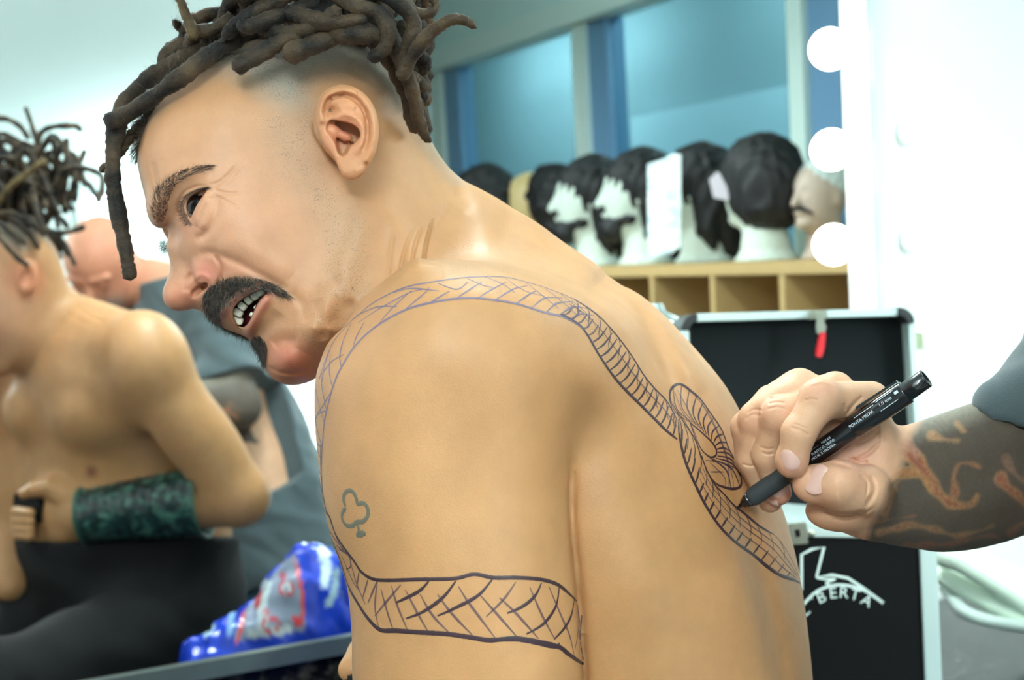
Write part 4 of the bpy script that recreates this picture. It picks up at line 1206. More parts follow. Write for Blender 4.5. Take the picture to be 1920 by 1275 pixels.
# steel kettle stands on the counter behind his back
pot_top = W(P(1252, 578, 2.08)); base = W(P(1262, 640, 2.08)); bz = CAMH + HC_
h_p = pot_top[2] - bz
def lathw(prof, base, mat, name, parent=None, n=28):
    vs = []; fs = []
    for t, r in prof:
        for i in range(n):
            w = 2 * math.pi * i / n; vs.append(np.array([base[0] + r * math.cos(w), base[1] + r * math.sin(w), base[2] + t]))
    for j in range(len(prof) - 1):
        for i in range(n): fs.append((j * n + i, j * n + (i + 1) % n, (j + 1) * n + (i + 1) % n, (j + 1) * n + i))
    fs.append(tuple(range(n))[::-1]); fs.append(tuple(range((len(prof) - 1) * n, len(prof) * n)))
    return mesh_obj(name, np.array(vs), fs, mat, parent)
bp_ = W(P(1238, 700, 1.98)); bp_[2] = bz
if True:
    k_ = thing('hair_dryer_stand', bp_, 'chrome domed pot just behind the man\'s back, left of the open case', 'pot')
    k_.name = 'chrome_pot'
    lathw([(0, .045), (.01, .048), (h_p * .8, .052), (h_p * .92, .050), (h_p * .97, .040)], bp_, crm, 'pot_body', k_)
    lathw([(h_p * .965, .042), (h_p * .985, .034), (h_p, .012), (h_p + .012, .008)], bp_, crm, 'lid', k_)
# ================================================================== black make-up case ==
blkfab, bn, bl_, bbx = new_mat('case_lining')
bbx.inputs['Base Color'].default_value = srgb(20, 24, 26); bbx.inputs['Roughness'].default_value = .9; bbx.inputs['Specular IOR Level'].default_value = .2
alu = pbr('case_aluminium', (198, 216, 214), .35, .35); blkc = pbr('case_black', (5, 6, 8), .7, spec=.15); rubber = pbr('corner_black', (34, 38, 40), .4)
ZL = 1.86; ZB = 1.62
case = thing('makeup_case', W(P(1560, 1330, 1.7)) * [1, 1, 0] + [0, 0, CAMH + HC_], 'open black flight case with aluminium edges and white logo, lid upright', 'case')
lid = prism('lid', [(1284, 612, ZL), (1296, 600, ZL), (1700, 584, ZL), (1712, 594, ZL), (1738, 1010, ZL - .02), (1300, 1020, ZL - .02)], ZL, .05, blkfab, case, .001)
prism('lid_edge', [(1306, 588, ZL - .035), (1684, 578, ZL - .035), (1684, 592, ZL - .035), (1306, 603, ZL - .035)], ZL, .095, alu, lid, .001)
prism('lid_edge', [(1704, 606, ZL - .035), (1716, 606, ZL - .035), (1740, 1000, ZL - .05), (1727, 1000, ZL - .05)], ZL, .095, alu, lid, .001)
prism('lid_edge', [(1281, 620, ZL - .035), (1292, 620, ZL - .035), (1306, 1010, ZL - .05), (1294, 1010, ZL - .05)], ZL, .095, alu, lid, .001)
def corner(cx, cy, s, rot):
    pts = []
    for k in range(7):
        w = rot + math.pi / 2 * k / 6; pts.append((cx + s * math.cos(w), cy - s * math.sin(w)))
    for k in range(7):
        w = rot + math.pi / 2 * (6 - k) / 6; pts.append((cx + (s - 15) * math.cos(w), cy - (s - 15) * math.sin(w)))
    return prism('corner_cap', pts, ZL - .04, .10, rubber, lid, .0012)
corner(1686, 606, 30, 0); corner(1308, 618, 30, math.pi / 2)
# box below
box = prism('box', [(1330, 1000, ZB), (1724, 1014, ZB), (1762, 1452, ZB), (1345, 1452, ZB)], ZB, .20, blkc, case, .002)
prism('box_edge', [(1724, 1010, ZB - .004), (1756, 1014, ZB - .004), (1768, 1300, ZB - .004), (1770, 1452, ZB - .004), (1742, 1452, ZB - .004), (1736, 1300, ZB - .004)], ZB, .212, alu, case, .0012)
prism('box_edge', [(1330, 985, ZB - .004), (1470, 975, ZB - .004), (1556, 985, ZB - .004), (1724, 996, ZB - .004), (1724, 1010, ZB - .004), (1330, 1004, ZB - .004)], ZB, .212, alu, case, .0012)
steel = pbr('latch_steel', (170, 174, 160), .3, .8, noise=.2, nscale=60)
lt_ = prism('latch', [(1480, 982, ZB - .010), (1512, 980, ZB - .010), (1516, 1020, ZB - .010), (1484, 1022, ZB - .010)], ZB, .010, steel, case, .001)
prism('latch_slot', [(1491, 994, ZB - .0115), (1499, 993, ZB - .0115), (1501, 1006, ZB - .0115), (1493, 1007, ZB - .0115)], ZB, .003, blkc, lt_)
def sph_px(name, px, py, z, r, mat, parent, sc=(1, 1, 1)):
    v, f = uvs(W(P(px, py, z)), r, 14, 8, sc); return mesh_obj(name, v, f, mat, parent)
sph_px('screw', 1522, 1000, ZB - .006, .0042, steel, case)
# keys hanging from the lid lock, with a red fob
lk = prism('lock', [(1518, 583, ZL - .045), (1552, 582, ZL - .045), (1552, 598, ZL - .045), (1518, 599, ZL - .045)], ZL, .02, steel, lid, .001)
keyr = thing('key_ring', W(P(1540, 620, ZL - .06)), 'keys with a red fob hanging from the lid of the black case', 'keys')
prism('key', [(1534, 586, ZL - .06), (1545, 586, ZL - .06), (1546, 606, ZL - .06), (1550, 612, ZL - .06), (1547, 626, ZL - .06), (1532, 626, ZL - .06), (1530, 612, ZL - .06)], ZL, .004, steel, keyr, .0006)
prism('red_fob', [(1539, 622, ZL - .062), (1549, 624, ZL - .062), (1546, 655, ZL - .062), (1541, 671, ZL - .062), (1531, 669, ZL - .062), (1532, 655, ZL - .062)], ZL, .008, pbr('red_plastic', (200, 30, 42), .4), keyr, .001)
# white outline logo on the front of the box
logo_m = pbr('logo_white', (214, 232, 228), .6)
def ribbon_px(pts, w, z, mat, name, parent, closed=False, n=6):
    pts = catmull(pts, closed, n) if n > 1 else np.array(pts, float)
    if closed: pts = np.concatenate([pts, pts[:1]])
    q = np.array([P(x, y, z) for x, y in pts]); vs = []; fs = []
    for i in range(len(q)):
        t = q[min(i + 1, len(q) - 1)] - q[max(i - 1, 0)]; t /= np.linalg.norm(t) + 1e-12; s = np.array([-t[1], t[0], 0]) * w / FPX * z / 2
        vs += [q[i] - s, q[i] + s]
    for i in range(len(q) - 1): fs.append((2 * i, 2 * i + 2, 2 * i + 3, 2 * i + 1))
    return np.array(vs), fs
def multi(name, parts, mat, parent):
    V = []; F = []; k = 0
    for v, f in parts:
        V.append(v); F += [tuple(i + k for i in g) for g in f]; k += len(v)
    return mesh_obj(name, W(np.concatenate(V)), F, mat, parent, smooth=False)
ZG = ZB - .0008
lg = [ribbon_px([(1503, 1106), (1503, 1040), (1522, 1030), (1545, 1026), (1531, 1082), (1560, 1078), (1590, 1084), (1622, 1105), (1656, 1130)], 5, ZG, logo_m, '', None, n=1),
      ribbon_px([(1505, 1135), (1530, 1110), (1560, 1098), (1590, 1098), (1622, 1108), (1656, 1131)], 5, ZG, logo_m, '', None),
      ribbon_px([(1531, 1083), (1548, 1086), (1566, 1086), (1549, 1093), (1560, 1098)], 4, ZG, logo_m, '', None)]
multi('logo_outline', lg, logo_m, box)
def text_px(s, cx, cy, size, ang, z):
    V, F = text_mesh(s, size); ca, sa = math.cos(ang), math.sin(ang)
    return np.array([P(cx + (x * ca + y * sa), cy - (-x * sa + y * ca) if False else cy + (x * sa) - (y * ca), z) for x, y, _ in V]), F
tx = []
for ch, cx, cy, an in zip("L'BERTA", (1509, 1526, 1540, 1562, 1582, 1603, 1625), (1146, 1128, 1121, 1113, 1112, 1116, 1127), (-.75, -.55, -.38, -.12, .08, .28, .5)):
    tx.append(text_px(ch, cx, cy, 30, an, ZG)); 
multi('logo_lettering', tx, logo_m, box)
# ================================================================== telephone ==
phw = pbr('phone_white', (208, 226, 208), .4); phd = pbr('phone_seam', (120, 128, 112), .6)
HC3 = CAMH + HC_
ph_base = W(P(1850, 1150, 2.22)); ph_base[2] = HC3
tel = thing('telephone', ph_base, 'white desk telephone with coiled cord on the granite counter', 'telephone')
body = prism('phone_body', [(1768, 1045, 2.26), (1830, 1030, 2.30), (1960, 1085, 2.30), (1990, 1190, 2.2), (1930, 1186, 2.14), (1768, 1092, 2.14)], 2.2, .06, phw, tel, .006)
s = Sdf(); s.add(chain([P(1775, 1042, 2.14), P(1800, 1050, 2.12), P(1880, 1098, 2.10), P(1960, 1150, 2.08)], [.020, .018, .019, .022]), .01)
v, f = sd_mesh(s, (.60, -.50, 2.0), (.90, -.28, 2.24), .006, ())
mesh_obj('handset', W(v), f, phw, tel)
s = Sdf(); s.add(chain([P(1770, 1082, 2.16), P(1860, 1130, 2.12), P(1960, 1180, 2.08)], [.014, .016, .018]), .01)
v, f = sd_mesh(s, (.60, -.52, 2.0), (.90, -.28, 2.24), .006, ())
mesh_obj('phone_front', W(v), f, phw, tel)
# coiled cord
cl = catmull([P(1772, 1100, 2.18), P(1785, 1120, 2.16), P(1810, 1148, 2.12), P(1860, 1165, 2.1), P(1940, 1178, 2.06)], False, 40)
vs = []; fs = []; N = 6
tot = len(cl); R1 = .0075; R2 = .0028; path = []
for i in range(tot * 4):
    t = i / 4; k = min(int(t), tot - 2); c = cl[k] + (cl[k + 1] - cl[k]) * (t - k); d = unit(cl[k + 1] - cl[k]); f3 = frame(d, (0, 1, 0)); w = i * .75
    path.append(c + (f3[:, 1] * math.cos(w) + f3[:, 2] * math.sin(w)) * R1)
def tube(path, radii, n=8, caps=True):
    path = np.array(path); vs = []; fs = []; up = np.array([.13, .9, .2])
    m = len(path)
    for i in range(m):
        d = path[min(i + 1, m - 1)] - path[max(i - 1, 0)]; d /= np.linalg.norm(d) + 1e-12
        s_ = np.cross(d, up); s_ /= np.linalg.norm(s_) + 1e-9; up = np.cross(s_, d)
        r = radii[i] if hasattr(radii, '__len__') else radii
        for k in range(n):
            w = 2 * math.pi * k / n; vs.append(path[i] + r * (math.cos(w) * s_ + math.sin(w) * up))
    for i in range(m - 1):
        for k in range(n): fs.append((i * n + k, i * n + (k + 1) % n, (i + 1) * n + (k + 1) % n, (i + 1) * n + k))
    if caps: fs.append(tuple(range(n))[::-1]); fs.append(tuple(range((m - 1) * n, m * n)))
    return np.array(vs), fs
v, f = tube(path, R2, 6); mesh_obj('cord', W(v), f, pbr('cord_grey', (176, 192, 184), .5), tel)
# small chrome hook by the case
hk = [P(1768, 1178, 1.95), P(1782, 1180, 1.95), P(1789, 1172, 1.95), P(1784, 1163, 1.95)]
# fittings on the white wall beside the lid
zz = 1.9
for i, (py, w, h) in enumerate(((640, 18, 30), (676, 24, 10), (690, 14, 24))):
    pass
plug = thing('wall_socket', W(P(1728, 650, 2.40)), 'small white wall fitting with dark grille right of the case lid', 'socket')
prism('cover', [(1716, 616, 2.40), (1734, 618, 2.40), (1738, 668, 2.40), (1742, 698, 2.40), (1720, 700, 2.40)], 2.4, .03, lampw, plug, .003)
prism('grille', [(1718, 622, 2.396), (1731, 624, 2.396), (1733, 654, 2.396), (1720, 655, 2.396)], 2.39, .006, pbr('grille_olive', (150, 160, 130), .6, noise=.4, nscale=200), plug)
# ================================================================== blue bag (seen in the mirror) ==
BAG = [(336,1232),(372,1196),(416,1164),(452,1142),(484,1118),(500,1086),(536,1046),(562,1022),(590,1016),(622,1032),(646,1058),(662,1100),(675,1200),(670,1330),(500,1390),(340,1390)]
def bagz(u, v): return 2.16 + np.clip((600 - u) / 260, 0, 1) * .22
bg = Sdf(); bg.add(inflate(BAG, bagz, .085, 60, sm=10), .01)
bg.disp(lambda p: nz(p, 42, .006) + nz(p[:, [1, 2, 0]], 90, .0025))
V, F = sd_mesh(bg, (-.66, -.80, 2.0), (-.18, -.28, 2.52), .007, ())
u, v, z = uvz(V)
hgt = ((V - 0) @ _Z)
col = np.tile(LIN(28, 66, 205), (len(V), 1))
colw = np.clip(1 - seg_dist(catmull([(600, 1040), (606, 1075), (612, 1095)], False, 5), u, v) / 13, 0, 1) > 0
def paint(pts, w, c, closed=False, n=5):
    global col
    d = seg_dist(np.concatenate([catmull(pts, closed, n)] + ([catmull(pts, closed, n)[:1]] if closed else [])), u, v)
    col = mixc(col, np.clip((w - d) / 1.5 + .5, 0, 1) * (z < bagz(u, v) + .02), LIN(*c))
MIDP = [(500,1090),(540,1046),(556,1044),(566,1100),(572,1180),(545,1185),(470,1195),(440,1202),(455,1150),(490,1110)]
inm_ = poly_sd(catmull(MIDP, True, 4), u, v); col = mixc(col, np.clip(inm_ / 3 + .5, 0, 1), LIN(150, 160, 184))
paint([(500, 1095), (492, 1130), (494, 1170)], 9, (206, 220, 226)); paint([(606, 1036), (612, 1070), (608, 1096)], 9, (206, 224, 240)); paint([(632, 1070), (626, 1110), (616, 1132)], 6, (180, 210, 226))
paint([(436, 1150), (430, 1186)], 6, (150, 190, 240)); paint([(470, 1190), (540, 1180)], 8, (214, 222, 226)); paint([(400, 1176), (386, 1190)], 4, (190, 220, 240))
paint([(456, 1150), (452, 1180), (444, 1202)], 3.5, (226, 84, 92)); paint([(487, 1112), (482, 1135)], 5, (206, 88, 90))
paint([(556, 1062), (566, 1110), (568, 1150), (556, 1172)], 4, (224, 84, 92)); paint([(553, 1160), (562, 1168)], 8, (214, 40, 60)); paint([(552, 1050), (562, 1085)], 3, (206, 120, 130))
def ring(cx, cy, rx, ry, w, c): paint([(cx + rx * math.cos(t), cy + ry * math.sin(t)) for t in np.arange(8) * math.pi / 4], w, c, True, 4)
ring(537, 1103, 12, 13, 3, (222, 60, 72)); ring(537, 1103, 7, 7, 2.5, (220, 228, 236)); ring(508, 1172, 16, 11, 3, (222, 60, 72)); ring(497, 1148, 5, 7, 2, (206, 70, 84))
ring(530, 1080, 4, 4, 2, (222, 60, 72))
V = V - 2 * ((V @ MN) - MD)[:, None] * MN
F = F[:, ::-1]
# flat base on the counter
Vw = W(V); Vw[:, 2] = np.maximum(Vw[:, 2], CAMH + HC_ + .001)
bagm, bgn, bgl, bgb = new_mat('blue_plastic_bag'); vc = bgn.new('ShaderNodeVertexColor'); vc.layer_name = 'Col'; bgl.new(vc.outputs['Color'], bgb.inputs['Base Color']); bgb.inputs['Roughness'].default_value = .22
bag = mesh_obj('plastic_bag', Vw, F, bagm); set_cols(bag, col)
tag(bag, 'crumpled blue plastic bag with red and white print, seen mirrored beside his arm', 'bag')
# ================================================================== his clothes, bracer, hand case ==
tro = Sdf()
PC = P(1230, 1760, 1.13)
tro.add(inflate(TORSO, tz, .215, 330, pw=2.1), .01)
for s_, zc in ((-1, .98), (1, 1.26)):
    hp0 = np.array([PC[0], PC[1] - .02, zc]); kn = hp0 + [-.42, -.06, 0.02 * s_]; an = kn + [.02, -.42, 0]
    tro.add(cone(hp0, kn, .098, .070), .06); tro.add(cone(kn, an, .066, .05), .03)
tro.add(ell(PC + [0, -.02, 0], (.15, .12, .19)), .06)
tro.add(ell((-.012, -.32, 1.09), (.090, .18, .150)), .05)
tro.disp(lambda p: folds(p, .003, 40) + .004)
tro.sub(cutcyl(np.array([.12, -.345, 1.13]), (.13, 1, 0.0), .6), .003)
V, F = sd_mesh(tro, (-.48, -1.20, .80), (.42, -.34, 1.46), .009, ())
blackcloth = pbr('black_cloth', (13, 13, 15), .9, noise=.2, nscale=30)
mesh_obj('trousers', W(V), F, blackcloth, man_o)
for s_, zc in ((-1, .98), (1, 1.26)):
    a = np.array([PC[0] - .42 + .02, 0, zc + .02 * s_]); a[1] = PC[1] - .50
    sd = Sdf(); sd.add(cone(a, a + [0, -.10, 0], .05, .048), .02); sd.add(cone(a + [0, -.13, 0], a + [-.15, -.14, 0], .042, .034), .02)
    V, F = sd_mesh(sd, a - [.22, .19, .1], a + [.1, .06, .1], .008, ()); mesh_obj('boot', W(V), F, shoe_m, man_o)
# bracer: padded cuff of green-black scales
br0 = elR + (wrR - elR) * .22; br1 = elR + (wrR - elR) * .97
bd_ = br1 - br0; BL = np.linalg.norm(bd_); bfr = frame(bd_, -MN)
vs = []; fs = []; NU, NV = 96, 60
for j in range(NV + 1):
    t = j / NV
    for i in range(NU):
        w = 2 * math.pi * i / NU; r = (.055 + (.041 - .055) * t)
        # overlapping scale relief
        q = (i / NU * 14 + (int(t * 12) % 2) * .5) % 1; s1 = (t * 12) % 1
        r += .0022 * (1 - abs(q - .5) * 1.6) * (1 - s1) if .04 < t < .96 else .0035
        vs.append(br0 + bd_ * t + r * 1.17 * (bfr[:, 1] * math.cos(w) + bfr[:, 2] * math.sin(w)))
for j in range(NV):
    for i in range(NU): fs.append((j * NU + i, j * NU + (i + 1) % NU, (j + 1) * NU + (i + 1) % NU, (j + 1) * NU + i))
brm, n_, l_, b_ = new_mat('green_scales'); tc_n = n_.new('ShaderNodeTexCoord'); vn = n_.new('ShaderNodeTexVoronoi'); vn.inputs['Scale'].default_value = 85; l_.new(tc_n.outputs['Object'], vn.inputs['Vector'])
rr_ = n_.new('ShaderNodeValToRGB'); e = rr_.color_ramp.elements; e[0].position = .1; e[0].color = srgb(10, 26, 28); e[1].position = .95; e[1].color = srgb(78, 122, 104); e2 = e.new(.55); e2.color = srgb(22, 54, 54)
l_.new(vn.outputs['Color'], rr_.inputs[0]); l_.new(rr_.outputs[0], b_.inputs['Base Color']); b_.inputs['Roughness'].default_value = .35
br = mesh_obj('bracer', W(np.array(vs)), fs, brm, man_o)
br['label'] = 'green-black scaled forearm guard'
trimg = pbr('bracer_trim', (64, 96, 78), .4)
for t, r in ((0, .0675), (1, .0515)):
    c = br0 + bd_ * t; v, f = tube([c + (r) * (bfr[:, 1] * math.cos(w) + bfr[:, 2] * math.sin(w)) for w in np.linspace(0, 2 * math.pi, 49)], .0034, 8, False)
    mesh_obj('rim', W(v), f, trimg, br)
# small black case in his hand
c0 = hp(.085, 0, 0) + np.array([0, 0, 0]); cc = hp(.105, tc * .020, up_ * .016)
vs, fs = bar(cc - hf[:, 2] * up_ * .006 - hf[:, 0] * .035, cc + hf[:, 0] * .035, .026, .05, hf[:, 2])
bm = bmesh.new(); bvs = [bm.verts.new(W(q)) for q in vs]
for g in fs: bm.faces.new([bvs[i] for i in g])
bmesh.ops.bevel(bm, geom=list(bm.edges), offset=.004, segments=2, affect='EDGES')
tag(bm_obj('pocket_case', bm, blackcloth), 'small black object gripped in the man\'s right hand, seen in the mirror', 'case')
# stool under the man
sb = W(np.array([.13, 0, 1.13])); 
st = thing('stool', (sb[0], sb[1], 0), 'low round black stool the man sits on', 'stool')
sz = float(W(PC + [0, -.15, 0])[2])
lathw([(sz - .08, .17), (sz - .075, .185), (sz - .02, .185), (sz - .01, .17)], (sb[0], sb[1], 0), blackcloth, 'seat', st)
lathw([(.05, .025), (sz - .08, .025)], (sb[0], sb[1], 0), crm, 'post', st); lathw([(0, .20), (.02, .20), (.05, .03)], (sb[0], sb[1], 0), crm, 'base', st)
# ============================================================================= hair ==
def strands(roots, name, mat, parent, length, rad, seg=4, jit=.25, curl=0.0, droop=0.0, wid=1.0):
    """roots: list of (point, direction); thin tapering three-sided hairs in one mesh"""
    vs = []; fs = []
    for p, d in roots:
        p = np.array(p, float); d = unit(np.array(d, float) + rng.normal(0, jit, 3))
        L = length * rng.uniform(.55, 1.15); r = rad * rng.uniform(.7, 1.2) * wid
        a = np.cross(d, rng.normal(0, 1, 3)); a /= np.linalg.norm(a) + 1e-9; b = np.cross(d, a)
        base = len(vs); c = p - d * .001; bend = rng.normal(0, curl, 3) if curl else np.zeros(3)
        for j in range(seg + 1):
            rr = r * (1 - .85 * j / seg)
            for k in range(3):
                w = 2.0944 * k; vs.append(c + rr * (a * math.cos(w) + b * math.sin(w)))
            d = unit(d + bend / seg + np.array([.05, -1, 0]) * droop / seg); c = c + d * L / seg
        for j in range(seg):
            for k in range(3):
                k2 = (k + 1) % 3; fs.append((base + j * 3 + k, base + j * 3 + k2, base + j * 3 + 3 + k2, base + j * 3 + 3 + k))
    return mesh_obj(name, W(np.array(vs)), np.array(fs), mat, parent)
def hair_mat(name, c1, c2, sc=40, rough=.6):
    m, N, L, B = new_mat(name)
    tc = N.new('ShaderNodeTexCoord'); n = N.new('ShaderNodeTexNoise'); n.inputs['Scale'].default_value = sc; n.inputs['Detail'].default_value = 6; L.new(tc.outputs['Object'], n.inputs['Vector'])
    r = N.new('ShaderNodeValToRGB'); r.color_ramp.elements[0].position = .38; r.color_ramp.elements[0].color = srgb(*c1); r.color_ramp.elements[1].position = .68; r.color_ramp.elements[1].color = srgb(*c2)
    L.new(n.outputs['Fac'], r.inputs[0]); L.new(r.outputs[0], B.inputs['Base Color']); B.inputs['Roughness'].default_value = rough; B.inputs['Specular IOR Level'].default_value = .3
    B.inputs['Sheen Weight'].default_value = .07
    n2 = N.new('ShaderNodeTexNoise'); n2.inputs['Scale'].default_value = 420; n2.inputs['Detail'].default_value = 5; L.new(tc.outputs['Object'], n2.inputs['Vector'])
    b = N.new('ShaderNodeBump'); b.inputs['Strength'].default_value = .8; b.inputs['Distance'].default_value = .0015; L.new(n2.outputs['Fac'], b.inputs['Height']); L.new(b.outputs['Normal'], B.inputs['Normal'])
    return m
dread_m = hair_mat('dreadlock_hair', (15, 12, 10), (84, 66, 46), 38); dread_t = hair_mat('dreadlock_tan', (74, 58, 36), (132, 108, 66), 60)
beard_m = hair_mat('beard_hair', (16, 15, 16), (88, 82, 76), 420, .45); grey_m = hair_mat('grey_hair', (120, 114, 104), (186, 178, 160), 80, .5); brow_m = hair_mat('brow_hair', (44, 34, 32), (74, 60, 52), 200, .5)
def rand_in(poly, n):
    poly = np.array(poly, float); mn, mx = poly.min(0), poly.max(0); out = []
    while len(out) < n:
        q = rng.uniform(mn, mx, (n * 2, 2)); k = poly_sd(poly, q[:, 0], q[:, 1]) > 0; out += list(q[k])
    return out[:n]
def grow(poly, n, dfun, zmax=1.11):
    R_ = []
    for x, y in rand_in(catmull(poly, True, 4), n):
        p, nn = hit(bv_man, x, y)
        if p is None or p[2] > zmax: continue
        nn = np.array(nn); nn = nn if nn[2] < 0 else -nn
        dx, dy, out = dfun(x, y)
        R_.append((np.array(p), unit(np.array([dx, -dy, 0])) + nn * out))
    return R_
def lerp_dir(anchors):
    A = np.array([a[:2] for a in anchors], float); D = np.array([a[2:4] for a in anchors], float)
    def f(x, y, out=.35):
        w = 1 / (((A - [x, y]) ** 2).sum(1) + 30) ** 1.5; d = (D * w[:, None]).sum(0) / w.sum(); return d[0], d[1], out
    return f
MST = [(379,566),(388,542),(406,528),(432,519),(462,518),(494,525),(522,538),(545,556),(528,557),(505,546),(482,541),(458,546),(436,560),(420,578),(412,598),(416,612),(440,624),(461,634),(452,636),(424,622),(402,606),(386,590)]
mdir = lerp_dir([(385, 575, .35, 1), (400, 540, -.1, 1), (430, 525, .15, 1), (460, 520, .45, 1), (490, 528, .9, .75), (530, 548, 1, .6), (412, 600, .8, .9), (440, 622, 1, .55)])
mo = strands(grow(MST, 3100, mdir), 'moustache', beard_m, man_o, .0085, .00013, 4, .28, .6)
mo['label'] = 'thick black moustache'
strands(grow(MST[:9] + MST[10:14], 460, mdir), 'grey_whisker', grey_m, mo, .0075, .00012, 4, .3, .4)
GOAT = [(468,640),(482,628),(497,640),(501,660),(495,690),(482,674),(472,656)]
mp_ = catmull([(386, 588), (404, 606), (424, 619), (444, 628), (461, 635)], False, 20)
strands([(P(x + rng.uniform(-2, 8), y - rng.uniform(-2, 9), 1.058 + rng.uniform(-.01, .012)), np.array([.45, -.75, .1])) for x, y in mp_ for _ in range(11)], 'moustache', beard_m, man_o, .0075, .00014, 4, .3, .4)
go_ = strands(grow(GOAT, 900, lambda x, y: (.25, 1, .3)), 'goatee', beard_m, man_o, .0085, .00013, 4, .22, .4); go_['label'] = 'small black chin tuft'
BROW = [(290,412),(286,384),(293,358),(309,338),(334,323),(364,313),(398,309),(384,320),(352,331),(330,348),(318,370),(312,396),(304,416)]
bdir = lerp_dir([(292, 410, -.5, -.6), (292, 370, -.1, -1), (312, 338, .6, -.8), (345, 322, 1, -.35), (390, 312, 1, .1)])
strands(grow(BROW, 1300, lambda x, y: bdir(x, y, .18)), 'eyebrow', brow_m, man_o, .0070, .00011, 4, .18, .3)
far_ = [(P(rng.uniform(300, 322), rng.uniform(452, 471), 1.082), np.array([-.6, -.5, .3])) for _ in range(220)]
strands([(np.array([a[0][0], a[0][1], a[0][2]]), a[1]) for a in far_], 'eyebrow', brow_m, man_o, .006, .00012, 4, .3, .3)
LASH = catmull([(394,352),(372,356),(352,367),(343,384),(345,404),(354,420)], False, 12)
rl = []
for x, y in LASH:
    for q in range(3):
        p, nn = hit(bv_man, x + rng.normal(-2, .6), y + rng.normal(0, .6))
        if p is not None: rl.append((np.array(p), np.array([-1, -.35 - .4 * (y - 352) / 70, -.25])))
strands(rl, 'eyelashes', beard_m, man_o, .0062, .00012, 4, .12, .3)
# eye: white darkened to look shaded, iris and pupil
eye_m, en, el_, eb = new_mat('eye')
tce = en.new('ShaderNodeVertexColor'); tce.layer_name = 'Col'; el_.new(tce.outputs['Color'], eb.inputs['Base Color']); eb.inputs['Roughness'].default_value = .12; eb.inputs['Specular IOR Level'].default_value = .3; eb.inputs['Coat Weight'].default_value = .1
v, f = uvs(EYC + [0, 0, .0003], .0137, 64, 48)
gz = unit(np.array(P(362, 380, 1.0)) - EYC); cosg = ((v - EYC) / .0137) @ gz
ec = np.tile(LIN(128, 108, 98), (len(v), 1)); ec[cosg > .80] = LIN(20, 13, 12); ec[cosg > .965] = LIN(6, 5, 6)
eo = mesh_obj('eye', W(v), f, eye_m, man_o); set_cols(eo, ec)
# teeth and gums
tooth_m = pbr('tooth', (236, 230, 208), .2, coat=.4); gum_m = pbr('mouth_flesh', (110, 46, 44), .35)
def tooth(px, py, z, w, h, ang):
    c = P(px, py, z - .005); ca, sa = math.cos(ang), math.sin(ang)
    fr = np.stack([np.array([ca, -sa, 0]), np.array([-sa, -ca, 0]), np.array([0, 0, 1.0])], 1)
    v, f = uvs(np.zeros(3), 1, 16, 10); v = np.sign(v) * np.abs(v) ** .5
    v = v * np.array([w, h, .0030]) @ fr.T + c
    return mesh_obj('tooth', W(v), f, tooth_m, man_o)
for px, py, z, w, h, a in ((444, 600, 1.036, .0031, .0050, -1.25), (447, 586, 1.031, .0029, .0038, -1.1), (455, 574, 1.027, .0028, .0034, -.9), (466, 563, 1.023, .0028, .0031, -.72), (478, 555, 1.020, .0029, .0031, -.55), (488, 549, 1.018, .0027, .0026, -.45), (496, 545, 1.017, .0024, .0022, -.4),
                        (481, 577, 1.022, .0016, .0018, -.9), (473, 590, 1.028, .0018, .0018, -1.0)):
    tooth(px, py, z, w, h, a)
v, f = uvs(P(486, 590, 1.052), .016, 20, 12, (1.1, .8, 1)); mesh_obj('tongue', W(C_(W(v))), f, gum_m, man_o)
# ---- dreadlocks
def resample(pts, step):
    d = np.r_[0, np.cumsum(np.linalg.norm(np.diff(pts, axis=0), axis=1))]; n = max(4, int(d[-1] / step)); t = np.linspace(0, d[-1], n)
    return np.stack([np.interp(t, d, pts[:, k]) for k in range(3)], 1)
def dread(pts, r0, r1, mat=None, fuzz=1.0):
    pts = resample(catmull(np.array(pts, float), False, 8), .0022); m = len(pts); t = np.linspace(0, 1, m)
    ph = rng.uniform(0, 6.28, 4)
    wob = 1 + .10 * np.sin(t * m * .22 + ph[0]) + .07 * np.sin(t * m * .5 + ph[1]) + rng.normal(0, .03, m)
    R_ = (r0 + (r1 - r0) * t) * wob; e = np.minimum(np.minimum(t * m / 1.6, (1 - t) * m / 2.2), 1); R_ = R_ * np.sqrt(np.clip(e * (2 - e), 0.02, 1))
    v, f = tube(pts, R_, 12)
    v = v + rng.normal(0, 1, v.shape) * .00035
    f = [g for g in f]
    nn = int(130 * fuzz * m * .0022 / .02); base = len(v); vs = []; fs = []
    for _ in range(nn):
        i = rng.integers(1, m - 2); d0 = unit(pts[i + 1] - pts[i]); q = rng.normal(0, 1, 3); q = unit(q - q @ d0 * d0)
        p = pts[i] + q * R_[i] * .95; dd = unit(q * rng.uniform(.2, 1) + d0 * rng.normal(0, 1)); L = rng.uniform(.002, .0065); a = unit(np.cross(dd, q + .01)); bend = rng.normal(0, .7, 3)
        b0 = base + len(vs)
        for j in range(3):
            rr = .00009 * (1 - .4 * j); vs += [p - a * rr, p + a * rr]; p = p + dd * L / 2; dd = unit(dd + bend)
        fs += [(b0, b0 + 1, b0 + 3, b0 + 2), (b0 + 2, b0 + 3, b0 + 5, b0 + 4)]
    V_ = np.concatenate([v, np.array(vs)]) if vs else v
    return mesh_obj('dreadlock', W(V_), f + fs, mat or dread_m, man_o)
def DP(l, r0, r1, mat=None): dread([P(*q) for q in l], r0 * .00039, r1 * .00039, mat)
